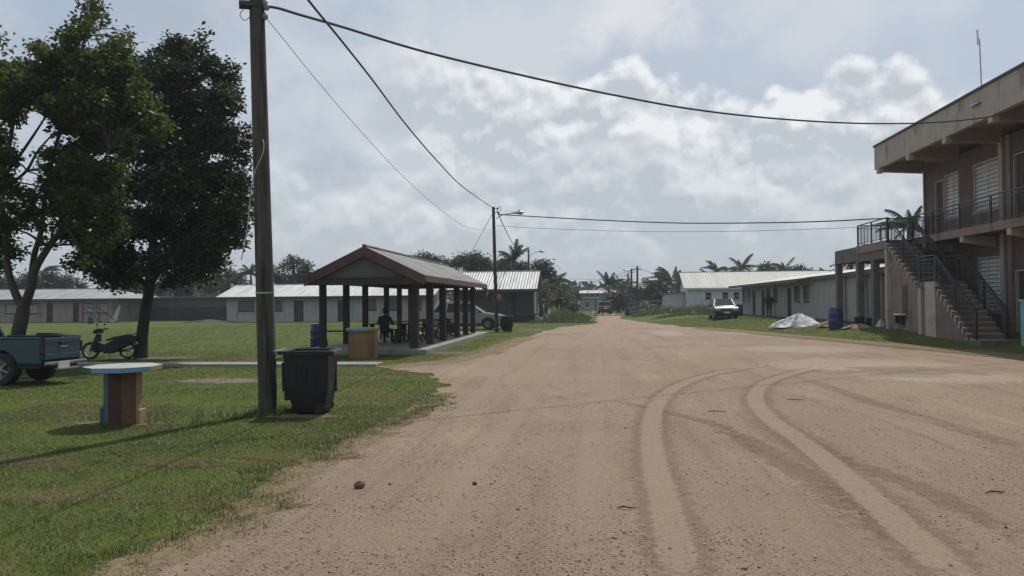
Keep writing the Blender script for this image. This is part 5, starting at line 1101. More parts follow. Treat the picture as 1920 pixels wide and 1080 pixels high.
q = w(1175.5, 592, 90.2); t = thing('sign_board', 'faded blue board on a post above the drum at the fence end', 'sign', (q.x, 90.2, .1)); mb = MB(); mb.box((-.05,-.05,-.3), (.05,.05,2.25)); mb.build('post', M['dark_wood'], t); mb = MB(); mb.box((-.35,-.09,1.55), (.35,-.055,2.2)); mb.build('panel', pm('faded_blue_board', (.03,.045,.12), .6, .3, 2), t)
# ---------------------------------------------------------------- poles, lamps and cables
def pole(name, label, base, top, r0, r1, mat, cat='pole', group=None):
    t = thing(name, label, cat, base, 0, group); mb = MB(); d = Vector(top)-Vector(base); n = 10
    mb.tube([d*(k/n)+Vector((0,0,-.4 if k == 0 else 0)) for k in range(n+1)], [r0+(r1-r0)*k/n for k in range(n+1)], 16); mb.build('shaft', mat, t, smooth=True); return t
def lamp(t, p, q, sc=1.0):
    """Curved bracket from p to q (local) with a cobra-head lamp at q."""
    p = Vector(p); q = Vector(q); pts = [p, p.lerp(q, .12)+Vector((0,0,(q.z-p.z)*.30)), p.lerp(q, .45)+Vector((0,0,(q.z-p.z)*.35)), q]
    mb = MB(); mb.tube(smooth_path(pts, 5), .028*sc, 8); a = mb.build('lamp_arm', M['steel'], t, smooth=True)
    d = (q-p); d.z = 0; d.normalize(); an = math.atan2(d.y, d.x); R = Matrix.Rotation(an, 3, 'Z')
    mb = MB(); prof = [(-.12,.05,.05),(.02,.08,.075),(.2,.13,.10),(.42,.15,.11),(.58,.10,.07),(.62,.03,.03)]
    rings = [[R @ Vector((x*sc, b*sc*math.cos(k*PI/6), c*sc*math.sin(k*PI/6)*(1 if math.sin(k*PI/6) > 0 else .7)))+q for k in range(12)] for x, b, c in prof]; mb.loft(rings)
    lh = mb.build('lamp_head', M['steel'], a, smooth=True)
    mb = MB(); mb.ball(R @ Vector((.40*sc, 0, -.06*sc))+q, (.15*sc,.12*sc,.07*sc), n=12, k=6); mb.build('lens', pm('lamp_lens', (.35,.36,.36), .2), lh, smooth=True)
    mb = MB(); mb.tube([R @ Vector((.3*sc,0,.08*sc))+q, R @ Vector((.3*sc,0,.18*sc))+q], .04*sc, 8); mb.build('photocell', M['dark_metal'], lh)
b0 = g(503, 774); b0.z = 0; e0 = w(481.5, 4, b0.y); n0 = (e0-b0).normalized(); top0 = b0+n0*((e0-b0).length+.75)
up0 = pole('utility_pole', 'thick weathered wooden utility pole leaning slightly beside the big bin', b0, top0, .145, .112, M['pole_wood'], 'pole', 'wooden poles')
ea = w(478, 11, b0.y)-b0; lamp_end = w(398, -46, b0.y-.2)-b0
mb = MB(); mb.tube([ea+Vector((.06,0,0)), w(448, 8, b0.y-.12)-b0], .07, 12); mb.bar(ea+Vector((.1,0,-.02)), ea+Vector((-.1,0,-.02)), .28, .05); mb.build('bracket', M['dark_metal'], up0)
mb = MB(); mb.tube(smooth_path([w(472, 17, b0.y-.15)-b0, w(468, 32, b0.y-.15)-b0, w(458, 38, b0.y-.15)-b0, w(450, 28, b0.y-.15)-b0, w(456, 18, b0.y-.15)-b0], 5), .006, 5); mb.build('wire_loop', M['cable'], up0)
mb = MB(); k_ = n0*((w(506, 549, b0.y)-b0).length); mb.lathe([(.142,-.012),(.142,.012)], 16, c=(k_.x, k_.y, k_.z)); mb.build('band', M['steel'], up0)
mb = MB()
for px_, py_ in ((497, 6), (500, 13), (497, 31)): p = w(px_, py_, b0.y-.02)-b0; mb.ball(p, (.05,.05,.06), n=8, k=5); mb.bar(p-Vector((.12,0,0)), p, .02)
mb.build('insulator', pm('grey_insulator', (.2,.2,.21), .4), up0)
def plan_pts(A, B, pxs):
    A = Vector(A); B = Vector(B); e = B-A; out = []
    for px, py in pxs:
        d = ray(px, py); den = d.x*e.y-d.y*e.x; t = (A.x*e.y-A.y*e.x)/den; out.append(Vector((d.x*t, d.y*t, H+d.z*t)))
    return out
def cable(label, pts, r, mat=None, name='power_cable', cat='cable'):
    mb = MB(); mb.tube(smooth_path(pts, 8), r, 6); return tag(mb.build(name, mat or M['cable'], smooth=True), label, cat)
p2b = g(931.5, 622.5); p2t = w(925, 388, p2b.y)
P2 = pole('street_light', 'tall dark light pole with curved lamp arm beside the pavilion far end', p2b, p2t, .115, .085, pm('dark_pole_wood', (.05,.045,.04), .9, .3, 5, .4, 20, stretch=(1,1,.1)), 'street light', 'street lights')
def loc2(px, py, dy=0): return w(px, py, p2b.y+dy)-p2b
lamp(P2, loc2(931, 410), loc2(964, 399.5, -.3), .95)
mb = MB(); c0 = loc2(935.5, 556, -.13); mb.box((c0.x-.11, c0.y-.01, c0.z-.12), (c0.x+.11, c0.y+.01, c0.z+.12)); mb.build('notice', pm('orange_notice', (.38,.13,.07), .6, .2, 12), P2)
mb = MB(); c0 = loc2(936, 575, -.11); mb.box((c0.x-.07, c0.y-.06, c0.z-.35), (c0.x+.07, c0.y+.04, c0.z+.25)); mb.build('meter_box', M['dark_metal'], P2, bevel=.01)
mb = MB(); 
for a in ((933,391),(934,399)): p = loc2(*a, -.02); mb.ball(p, (.06,.06,.07), n=8, k=5); mb.bar(p-Vector((.22,0,0)), p, .03)
mb.tube(smooth_path([loc2(932,393,-.05), loc2(936,387.5,-.05), loc2(939.5,390,-.05), loc2(937,398,-.05), loc2(933,404,-.05)], 5), .014, 5); mb.build('insulator', M['dark_metal'], P2)
p3b = g(991, 566+2448/82); p3b = Vector((w(991, 570, 82).x, 82, 0)); p3t = w(991, 468, 82); P3 = pole('street_light', 'shorter street light rising behind the raised house roof beside the palm', p3b, p3t, .13, .1, M['pole_wood'], 'street light', 'street lights'); lamp(P3, w(994, 483, 82)-p3b, w(1010, 472, 81.6)-p3b, 1.0)
for i, (px, py, Y, lab) in enumerate(((1195, 499, 112, 'tallest of the three far utility poles beyond the gate'), (1184, 504, 120, 'far utility pole with a lamp on its left, beyond the gate'), (1177.5, 512, 140, 'shortest of the three far utility poles, leftmost beyond the gate'))):
    b = Vector((w(px, 570, Y).x, Y, 0)); t_ = w(px, py, Y); pp = pole('utility_pole', lab, b, t_, .17, .14, M['dark_bark'], 'pole', 'wooden poles')
    if i == 1: lamp(pp, w(1183, 509, Y)-b, w(1176, 506.5, Y)-b, 1.1)
    mb = MB(); h = t_-b; mb.bar((-.6, 0, h.z-.5), (.6, 0, h.z-.5), .1); mb.build('crossarm', M['dark_bark'], pp)
rfp = Vector((13.19, 27.0, 0)); c1 = plan_pts(w(490, 12, b0.y), rfp, [(488,11),(520,15),(560,27),(640,50),(800,98),(1000,146),(1150,178),(1300,205),(1450,222),(1600,231),(1720,231),(1800,226)]); d_ = ray(1863, 218); c1.append(w(1863, 218, 13.18*d_.y/d_.x))
cable('thick black cable swooping from the near pole to the pink building fascia', c1, .022)
q1 = p2t+Vector((0,0,-.08)); c2 = plan_pts((-2.77, 0, 0), (-5.7, 44.5, 0), [(578,0),(640,76),(700,152),(760,232),(820,302),(870,352)]); d2 = c2[0]-c2[1]; c2 = [c2[0]+d2*k+Vector((0, 0, .05*k*k)) for k in (9, 8, 7, 6, 5, 4, 3, 2, 1)]+c2+[q1]
cable('steep dark cable from above the viewer down to the second light pole top', c2, .016)
c3 = plan_pts(w(497, 31, b0.y), p2b, [(497,31),(540,84),(600,158),(680,250),(760,335),(830,396),(880,428)])+[w(926, 431, p2b.y)]
cable('thin wire sagging between the near pole and the second light pole', c3, .006, pm('grey_wire', (.16,.16,.17), .5))
gb = Vector((14.0, 35.5, 0)); c4 = plan_pts(p2b, gb, [(934,402),(1000,406),(1100,411.5),(1200,416),(1300,418.5),(1450,417.5),(1560,414.5),(1650,410)])+[Vector((14.0, 35.5, 5.22))]
cable('twisted cable crossing the road from the light pole to the balcony', c4, .03)
c5 = plan_pts(p2b, gb, [(931,423),(1000,427.5),(1150,433),(1300,434.5),(1450,432),(1600,426.5)])+[Vector((13.0, 35.7, 4.95))]
cable('thin lower wire crossing the road below the twisted cable', c5, .011, MATS['grey_wire'])
cable('guy wire slanting down left from the second light pole behind the pavilion', [w(923, 402, p2b.y), w(904, 436, p2b.y+6), w(884, 473, p2b.y+13), w(868, 502, p2b.y+19)], .016)
cable('dark wire dropping right from the second light pole to the shorter street light', [w(932, 395, p2b.y), w(945, 425, 55), w(960, 454, 68), w(973, 469, 76), w(990, 471, 82)], .03)
for lab, pts, r in (('far wire running left from the tallest far pole over the gate', [w(1195,502,112), w(1150,518,124), w(1100,531,140), w(1060,538,160)], .03), ('far wire from the tallest far pole towards the white hall', [w(1195,502,112), w(1220,511,110), w(1245,519,108), w(1292,540,104)], .03), ('lower far wire left of the shortest far pole', [w(1177,514,140), w(1150,521,146), w(1120,529,155), w(1080,537,170)], .03), ('faint straight far wire above the gate', [w(1066,523,150), w(1120,524,146), w(1177,517,140)], .022)):
    cable(lab, pts, r)
cable('white cord hanging and swaying loose from the near utility pole', [w(493,262,b0.y-.13), w(495,272,b0.y-.17), w(492,290,b0.y-.2), w(478,322,b0.y-.2), w(470,360,b0.y-.2), w(466,410,b0.y-.2), w(460,450,b0.y-.2), w(452,488,b0.y-.2)], .0075, pm('white_cord', (.40,.40,.39), .7), 'cord', 'cord')
# ---------------------------------------------------------------- pavilion furniture
def make_table(): 
    t = thing('picnic_table', 'x', 'table', (0,0,0), 0, 'wooden tables under the pavilion'); dw = M['dark_wood']
    mb = MB()
    for i in range(5): mb.box((-.8, -.36+i*.146, .70), (.8, -.36+i*.146+.138, .74))
    mb.build('table_top', dw, t)
    for x in (-.6, .6):
        for s in (-1, 1): mb = MB(); mb.bar((x, s*.30, 0), (x, s*.12, .70), .09, .05); mb.build('leg', dw, t)
        mb = MB(); mb.bar((x+.03, -.3, .45), (x+.03, .3, .45), .05, .08); mb.build('brace', dw, t)
    return t
def make_bench():
    t = thing('bench', 'x', 'bench', (0,0,0), 0, 'wooden benches under the pavilion'); dw = M['dark_wood']
    mb = MB(); mb.box((-.7,-.17,.50), (.7,-.01,.55)); mb.box((-.7,.01,.50), (.7,.17,.55)); mb.build('seat', dw, t)
    for x in (-.55, .55):
        for s in (-1, 1): mb = MB(); mb.bar((x, s*.30, 0), (x, s*.08, .50), .11, .05); mb.build('leg', dw, t)
        mb = MB(); mb.bar((x, -.16, .22), (x, .16, .22), .04, .08); mb.build('brace', dw, t)
    return t
ft, fb_ = make_table(), make_bench()
tabs = [(-8.05, 30.0, 0, 'picnic table in front of the seated person under the pavilion'), (-8.6, 33.4, .05, 'second picnic table from the front along the left of the pavilion'), (-7.4, 34.6, -.05, 'picnic table in the middle of the pavilion behind the benches'), (-7.7, 37.6, 0, 'farthest picnic table, near the silver car end of the pavilion')]
for i, (x, y, rz, lab) in enumerate(tabs):
    o = ft if i == 0 else copy_tree(ft); o.location = (x, y-.75, SLZ); o.rotation_euler.z = rz; o['label'] = lab
q = w(636, 640, 27.3); bens = [(q.x, 28.0, .06, 'trestle bench at the front left of the pavilion right of the blue drum'), (-8.0, 29.15, .0, 'bench the seated person sits on'), (-7.0, 30.5, PI/2+.1, 'bench turned lengthways inside the right row of pavilion posts'), (-6.75, 33.0, PI/2-.15, 'slanting bench between the third and fourth right posts of the pavilion'), (-6.75, 35.7, PI/2, 'bench between the fourth and fifth right posts of the pavilion'), (-8.3, 35.9, 0, 'bench by the middle picnic table deep in the pavilion'), (-7.6, 38.5, 0, 'farthest bench at the back of the pavilion')]
for i, (x, y, rz, lab) in enumerate(bens):
    o = fb_ if i == 0 else copy_tree(fb_); o.location = (x, y-.75, SLZ); o.rotation_euler.z = rz; o['label'] = lab
# ---------------------------------------------------------------- people
def person(label, loc, rz, J, R, E, mats, zones, hat=None, hair=True):
    """J joints, R radii, E bones; body skinned as one surface, then head, face and fingers joined into the same mesh."""
    keys = list(J); me = bpy.data.meshes.new('person'); me.from_pydata([J[k] for k in keys], [(keys.index(a), keys.index(b)) for a, b in E], [])
    o = bpy.data.objects.new('person_tmp', me); COL.objects.link(o); o.modifiers.new('skin', 'SKIN')
    for i, k in enumerate(keys): r = R[k]; me.skin_vertices[0].data[i].radius = r if isinstance(r, tuple) else (r, r); me.skin_vertices[0].data[i].use_root = (i == 0)
    s = o.modifiers.new('sub', 'SUBSURF'); s.levels = 2; s.render_levels = 2
    dg = bpy.context.evaluated_depsgraph_get(); em = o.evaluated_get(dg).to_mesh()
    mb = MB(); V = [tuple(v.co) for v in em.vertices]; Fs = [tuple(p.vertices) for p in em.polygons]; mb.add(V, Fs, 0); o.evaluated_get(dg).to_mesh_clear(); bpy.data.objects.remove(o)
    for i, f in enumerate(Fs): c = sum((Vector(V[j]) for j in f), Vector())/len(f); mb.m[i] = zones(c)
    hd_ = Vector(J['head']); F_ = Vector((0, 1, 0))
    mb.ball(hd_, (.078,.098,.118), 2, 16, 12); mb.ball(hd_+Vector((0,.10,-.015)), (.014,.022,.028), 2, 8, 6)
    for s_ in (-1, 1):
        mb.ball(hd_+Vector((s_*.08,-.005,-.01)), (.014,.025,.034), 2, 8, 6); mb.ball(hd_+Vector((s_*.032,.088,.012)), (.014,.010,.009), 3, 8, 6)
        W_ = Vector(J['hand%d' % s_]); D_ = (W_-Vector(J['wrist%d' % s_])).normalized(); side = D_.cross(Vector((0,1,0))); side = side.normalized() if side.length > .1 else Vector((1,0,0)); nn = side.cross(D_)
        for k, ln in enumerate((.062,.074,.068,.052)):
            b = W_+nn*(.030-.02*k)+D_*.02; mb.tube([b, b+D_*ln*.5+side*.004*s_, b+D_*ln*.85-side*.012*s_, b+D_*ln-side*.026*s_], [.0095,.009,.008,.006], 6, 2)
        b = W_+nn*.034-D_*.03; mb.tube([b, b+nn*.025+D_*.025, b+nn*.03+D_*.055], [.011,.010,.007], 6, 2)
    mb.tube([hd_+Vector((-.025,.088,-.055)), hd_+Vector((0,.096,-.055)), hd_+Vector((.025,.088,-.055))], .006, 5, 3)
    p = mb.build('person', mats, smooth=True, loc=loc, rz=rz); tag(p, label, 'person')
    if hair:
        h = MB(); h.ball(hd_+Vector((0,-.016,.024)), (.084,.096,.112), 0, 14, 9); h.v = [(x, y, max(z, hd_.z-.02+max(0, y-hd_.y)*1.1)) for x, y, z in h.v]; h.build('hair', pm('black_hair', (.012,.011,.01), .8), p, smooth=True)
    if hat == 'brim':
        h = MB(); c = hd_+Vector((0,-.005,.06)); h.lathe([(.165,-.005),(.17,.0),(.10,.012),(.098,.07),(.075,.105),(.03,.115)], 20, c=tuple(c)); h.build('hat', pm('dark_hat', (.02,.02,.022), .9), p, smooth=True)
    if hat == 'cap':
        h = MB(); c = hd_+Vector((0,0,.045)); h.lathe([(.104,-.01),(.104,.02),(.085,.065),(.04,.092)], 18, c=tuple(c)); h.box((c.x-.07, c.y+.07, c.z-.012), (c.x+.07, c.y+.19, c.z+.0)); h.build('cap', pm('dark_cap', (.016,.017,.02), .9), p, smooth=True)
    return p
jacket = pm('dark_jacket', (.011,.012,.016), .9, .3, 6); trous = pm('dark_trousers', (.013,.014,.018), .9, .2, 6); eye = pm('eye_dark', (.02,.015,.012), .3)
J = {'pelvis': (0,0,.93), 'waist': (0,0,1.06), 'chest': (0,-.01,1.27), 'neck': (0,-.01,1.45), 'head': (0,.015,1.60)}
R = {'pelvis': (.185,.145), 'waist': (.195,.16), 'chest': (.20,.15), 'neck': .06, 'head': .07}
E = [('pelvis','waist'), ('waist','chest'), ('chest','neck'), ('neck','head')]
for s in (-1, 1):
    J.update({'sho%d' % s: (s*.20,-.01,1.38), 'elb%d' % s: (s*.275,-.03,1.12), 'wrist%d' % s: (s*.235,.08,.90), 'hand%d' % s: (s*.22,.10,.83), 'hip%d' % s: (s*.095,0,.84), 'knee%d' % s: (s*.10,.01,.48), 'ank%d' % s: (s*.10,-.01,.08), 'toe%d' % s: (s*.12,.14,.04)})
    R.update({'sho%d' % s: .085, 'elb%d' % s: .062, 'wrist%d' % s: .042, 'hand%d' % s: (.022,.042), 'hip%d' % s: .105, 'knee%d' % s: .072, 'ank%d' % s: .052, 'toe%d' % s: (.045,.035)})
    E += [('chest','sho%d' % s), ('sho%d' % s,'elb%d' % s), ('elb%d' % s,'wrist%d' % s), ('wrist%d' % s,'hand%d' % s), ('pelvis','hip%d' % s), ('hip%d' % s,'knee%d' % s), ('knee%d' % s,'ank%d' % s), ('ank%d' % s,'toe%d' % s)]
def zone1(c): return 2 if (abs(c.x) > .2 and c.z < .93) or c.z > 1.49 else (1 if c.z < .88 else (3 if c.z < .07 else 0))
d = ray(1442, 580); tt = 12.98/d.x; person('person in dark jacket and trousers standing on the porch of the cream classroom block', (12.98, d.y*tt, .42), PI/2+1.0, J, R, E, [jacket, trous, M['skin'], eye], zone1, None).scale = (1.12, 1.12, 1.04)
J2 = {'pelvis': (0,-.02,.52), 'waist': (0,-.03,.66), 'chest': (0,.02,.86), 'neck': (0,.06,1.05), 'head': (0,.11,1.19)}
R2 = dict(R); E2 = E
for s in (-1, 1):
    J2.update({'sho%d' % s: (s*.20,.04,.97), 'elb%d' % s: (s*.28,.16,.74), 'wrist%d' % s: (s*.16,.42,.775), 'hand%d' % s: (s*.13,.49,.775), 'hip%d' % s: (s*.10,.06,.51), 'knee%d' % s: (s*.15,.44,.50), 'ank%d' % s: (s*.15,.42,.09), 'toe%d' % s: (s*.16,.56,.045)})
def zone2(c): return 2 if c.z > 1.08 or (c.y > .40 and c.z > .7) else (1 if (c.z < .56 and (c.y > .1 or c.z < .5)) else 0)
person('person in hat and dark striped top sitting under the pavilion, back turned', (w(721, 610, 28.4).x, 28.4, SLZ-.01), -.05, J2, R2, E2, [pm('striped_dark_shirt', (.035,.034,.037), .9, .5, 9, stretch=(.05,.05,3)), trous, M['skin'], eye], zone2, 'brim', True)
# ---------------------------------------------------------------- heaps and odds and ends
def mound(name, label, cat, c, rx, ry, h, mat, seed, rough=.12, peak=.35, rz=0, n=26, holes=None, z=0, group=None):
    rr = np.random.default_rng(seed); mb = MB(); rings = []
    ph = rr.uniform(0, 6.28, 8)
    for k in range(n//2+1):
        f = k/(n/2); ring = []
        for j in range(n*2):
            t = 2*PI*j/(n*2); fold = 1+rough*(math.sin(3*t+ph[0])*.5+math.sin(7*t+ph[1]+f*2)*.35+math.sin(13*t+ph[2]-f*3)*.22)
            rad = f*fold; zz = h*((1-f**(1.15+peak))**1.15*(1+rough*.8*math.sin(5*t+ph[3]+4*f)*f) + .02*math.sin(9*t+ph[4]+8*f)*f*(1-f)*4)
            ring.append((rx*rad*math.cos(t), ry*rad*math.sin(t), max(-.03, zz)-.02*f))
        rings.append(ring)
    rings[0] = [(p[0]*.02, p[1]*.02, h) for p in rings[1]]; mb.loft(rings[::-1]); mb.v = [(x+rr.normal(0, .012)*rx, y+rr.normal(0, .012)*ry, z+rr.normal(0, .028)*h*(1 if z > .02 else 0)) for x, y, z in mb.v]; o = mb.build(name, mat, loc=(c[0], c[1], z), rz=rz, smooth=True); tag(o, label, cat, group); return o
tarpm = pm('white_tarp', (.52,.54,.56), .55, .12, 2.5, .5, 5, dirt=((.07,.068,.066), 2.6, .655)); sandm = pm('orange_sand', (.24,.165,.105), .95, .22, 6, .8, 30)
c = gter(1506, 612); mound('covered_heap', 'heap under a torn white plastic sheet on the right lawn', 'heap', (c.x, c.y+.8, 0), 1.28, 1.0, .70, tarpm, 5, .30, .25, .2, z=c.z-.03)
c = gter(1560, 611); mound('sand_pile', 'low heap of orange sand behind the blue drum by the concrete frame', 'heap', c, .75, .6, .30, sandm, 8, .3, .5, z=tz(c.x, c.y))
c = gter(1612, 614); mound('sand_pile', 'low spill of orange sand right of the blue drum under the concrete frame', 'heap', c, .75, .5, .2, sandm, 9, .3, .5, z=tz(c.x, c.y)-.02)
c = g(395, 605.5); mound('earth_heap', 'long low heap of earth and weeds before the dark shed', 'heap', (c.x, c.y, 0), 2.8, 1.2, .35, pm('weedy_earth', (.075,.075,.035), .95, .35, 5, .8, 12), 4, .3, .2)
for px, Y, lab, sc in ((1612, 37.3, 'black bucket at the foot of the middle concrete column', 1.0), (1633, 36.9, 'dark bucket at the foot of the right concrete column', .9)):
    c = gter(px, 611); mb = MB(); mb.lathe([(.17,0),(.19,.02),(.24,.40),(.255,.40),(.255,.43),(.235,.43),(.175,.03)], 18); o = mb.build('bucket', M['black_plastic'], loc=(c.x, c.y, tz(c.x, c.y)-.01), smooth=True); o.scale = (sc, sc, sc); tag(o, lab, 'bucket'); mb = MB(); mb.tube([(.25*math.cos(t), 0, .42+.16*math.sin(t)) for t in np.linspace(0, PI, 9)], .008, 5); mb.build('handle', M['steel'], o)
c = gter(1652, 612); mound('sack', 'small white sack slumped by the stair wall', 'sack', c, .26, .2, .36, pm('white_sack', (.45,.45,.44), .8, .2, 6), 3, .18, .1, z=tz(c.x, c.y))
c = g(1196, 591.5); mb = MB(); mb.tube([(-1.0,0,.22),(-.3,.05,.26),(.5,-.05,.24),(1.05,0,.2)], [.2,.24,.22,.17], 10); mb.tube([(.3,0,.4),(.5,.1,.62)], [.07,.05], 6); tag(mb.build('log', M['dark_bark'], loc=(c.x, c.y, 0), rz=.2, smooth=True), 'dark log lying in the grass right of the gate', 'log')
# goal frame and a leaning panel by the pink block
q = g(154, 608); Yg = 70.0; x0 = w(155, 600, Yg).x; x1 = w(186, 600, Yg).x; t = thing('goal_frame', 'small dark goal frame standing before the pink school block', 'goal', (x0, Yg, 0)); dx = x1-x0
mb = MB(); mb.box((-.05,-.05,0), (.05,.05,1.46)); mb.build('post', M['dark_wood'], t); mb = MB(); mb.box((dx-.05,-.05,0), (dx+.05,.05,1.46)); mb.build('post', M['dark_wood'], t)
mb = MB(); mb.box((-.05,-.05,1.463), (dx+.05,.05,1.55)); mb.build('crossbar', M['dark_wood'], t)
mb = MB()
for x in (.1, dx): mb.bar((x, .05, 1.45), (x+.95, 1.4, .03), .07)
mb.bar((.1+.95, 1.4, .04), (dx+.95, 1.4, .04), .06); mb.build('stay', M['dark_wood'], t)
x0 = w(199, 600, 72.5).x; x1 = w(211, 600, 72.5).x; mb = MB(); mb.add([(0,0,0),(x1-x0,0,0),(x1-x0,.75,1.75),((x1-x0)*.72,.75,1.75),(0,0,0),(0,.04,.0),(x1-x0,.04,0),(x1-x0,.79,1.75),((x1-x0)*.72,.79,1.75)], [(0,1,2,3),(8,7,6,5),(1,6,7,2),(2,7,8,3),(3,8,5,0),(0,5,6,1)]); tag(mb.build('panel', pm('pale_board', (.36,.37,.33), .7, .15, 2), loc=(x0, 73.1, 0)), 'pale board with slanting edge leaning at the corner of the pink block', 'board')
# ---------------------------------------------------------------- trees
def leaf_mesh(P, size, up=.5, asp=.5, droop=0.0):
    n = len(P); d = RNG.normal(0, 1, (n, 3)); d[:, 2] = d[:, 2]*.6-droop; d /= np.linalg.norm(d, axis=1)[:, None]
    r = RNG.normal(0, 1, (n, 3)); r[:, 2] += up*2; s = np.cross(d, r); s /= np.linalg.norm(s, axis=1)[:, None]+1e-9; nn = np.cross(s, d)
    L_ = (RNG.uniform(.65, 1.3, n)*size)[:, None]; W_ = L_*asp/2
    V = np.stack([P, P+d*L_*.5+s*W_+nn*L_*.08, P+d*L_-nn*L_*.06, P+d*L_*.5-s*W_+nn*L_*.08], 1).reshape(-1, 3)
    return V, np.arange(4*n).reshape(n, 4)
def clump_points(clumps, tw, lf, sig, flat=.8, shell=.55):
    out = []
    for c, r in clumps:
        k = max(2, int(tw*r*r)); d = RNG.normal(0, 1, (k, 3)); d /= np.linalg.norm(d, axis=1)[:, None]
        rad = r*(shell+(1-shell)*RNG.uniform(0, 1, k))*RNG.uniform(.35, 1, k)**.35; cen = np.array(c)[None]+d*rad[:, None]*np.array([1, 1, flat])
        m = RNG.poisson(lf, k)+2; idx = np.repeat(np.arange(k), m); out.append(cen[idx]+RNG.normal(0, 1, (len(idx), 3))*sig*np.array([1, 1, .75]))
    return np.concatenate(out)
def limbs(mb, main, clumps, r_end=.012, wig=.15, r0=.05):
    pts = [(Vector(p), r) for path, rs in main for p, r in zip(path, rs)]
    for c, r in clumps:
        c = Vector(c); b, br_ = min(pts, key=lambda q: (q[0]-c).length+(.5*max(0, q[0].z-c.z))); ln = (c-b).length
        if ln < .25: continue
        n = 5; P = [b.lerp(c, i/n)+Vector((random.gauss(0, wig*ln*.12), random.gauss(0, wig*ln*.12), math.sin(PI*i/n)*ln*.08)) for i in range(n)]+[c]; P[0] = b
        ra = min(br_*.65, r0*max(.5, ln/2)); mb.tube(P, [ra+(r_end-ra)*i/n for i in range(n+1)], 6)
        for _ in range(max(2, int(r*4))):
            i = random.randint(2, n); q = P[i]; d = Vector((random.gauss(0,1), random.gauss(0,1), random.gauss(.3,.8))).normalized()*r*random.uniform(.5, .95); mb.tube([q, q+d*.5+Vector((0,0,.03)), q+d], [r_end*1.2, r_end, .004], 5)
def tree(name, label, cat, base, main, clumps, leafm, barkm, tw, lf, sig, size, group=None, flat=.8, asp=.5, r_end=.012, up=.5, r0=.05, shell=.55):
    t = thing(name, label, cat, base, 0, group); b = Vector(base)
    mb = MB(); m2 = [([Vector(p)-b for p in path], rs) for path, rs in main]; c2 = [(Vector(c)-b, r) for c, r in clumps]
    for path, rs in m2: mb.tube(smooth_path(path, 4), list(np.interp(np.linspace(0, len(rs)-1, (len(rs)-1)*4+1), range(len(rs)), rs)), 10)
    limbs(mb, m2, c2, r_end, r0=r0); mb.build('trunk', barkm, t, smooth=True)
    V, Fq = leaf_mesh(clump_points([(tuple(c), r) for c, r in c2], tw, lf, sig, flat, shell), size, up, asp); npmesh('crown', V, Fq, leafm, t); return t
def pxc(lst, Y, spread):
    """Clumps (px, py, radius in px) of a crown standing at depth Y, pushed nearer or farther by up to spread."""
    out = []
    for i, (px, py, r) in enumerate(lst):
        y = Y+random.uniform(-spread, spread); out.append((w(px, py, y), r/FPX*y)); 
    return out
LG_ = leafmat('green_leaf', (.023,.045,.011), (.070,.096,.019), .40, (.13,.165,.024)); LY_ = leafmat('dark_leaf', (.018,.025,.012), (.052,.064,.026), .22, (.06,.08,.022))
# dark leaved tree beside the scooter
YT = 24.3; bt_ = g(265, 671); bt_.z = -.1; YT = bt_.y
main = [([bt_+Vector((-.02,0,0)), w(266,640,YT), w(270,600,YT), w(277,560,YT), w(284,510,YT), w(288,440,YT), w(296,360,YT), w(305,280,YT), w(315,200,YT), w(325,130,YT)], [.24,.19,.175,.165,.15,.13,.105,.08,.055,.03]),
        ([w(280,540,YT), w(310,490,YT-.3), w(345,450,YT-.5), w(385,420,YT-.8), w(425,380,YT-1)], [.09,.08,.065,.045,.03]),
        ([w(278,545,YT), w(250,500,YT+.3), w(225,460,YT+.5), w(200,440,YT+.6)], [.08,.07,.05,.03]),
        ([w(290,430,YT), w(330,380,YT+.4), w(375,320,YT+.6), w(410,250,YT+.8), w(425,190,YT+.8)], [.08,.07,.06,.045,.025])]
cl = [(332,88,26),(318,110,30),(350,110,26),(372,92,14),(386,72,9),(300,140,38),(345,150,42),(385,120,22),(402,135,22),(278,120,26),(262,150,34),(240,130,26),(420,150,24),(432,128,13),(440,168,12),(410,190,34),(370,200,48),(320,210,50),(270,210,46),(230,190,34),(430,200,22),(444,192,10),(400,250,40),(350,270,55),(300,280,52),(255,280,40),(420,280,24),(436,250,16),(446,278,20),(455,300,16),(420,330,38),(452,340,22),(466,262,12),(464,240,8),(455,370,24),(380,340,55),(320,350,58),(270,350,44),(225,360,34),(430,395,34),(455,400,20),(395,410,50),(340,420,58),(285,420,44),(240,420,42),(200,420,32),(170,450,26),(420,445,32),(445,432,16),(450,458,10),(380,470,44),(330,480,46),(225,475,42),(180,480,32),(150,490,22),(285,495,30),(250,515,26),(215,515,26),(345,515,24),(380,510,24),(405,490,22),(185,512,20),(320,528,14),(235,540,12),(200,535,10)]
tree('dark_leaved_tree', 'tall tree with very dark purplish leaves beside the scooter and utility pole', 'tree', bt_, main, pxc(cl, YT, 1.7), LY_, M['dark_bark'], 230, 13, .14, .155, None, .9, .58)
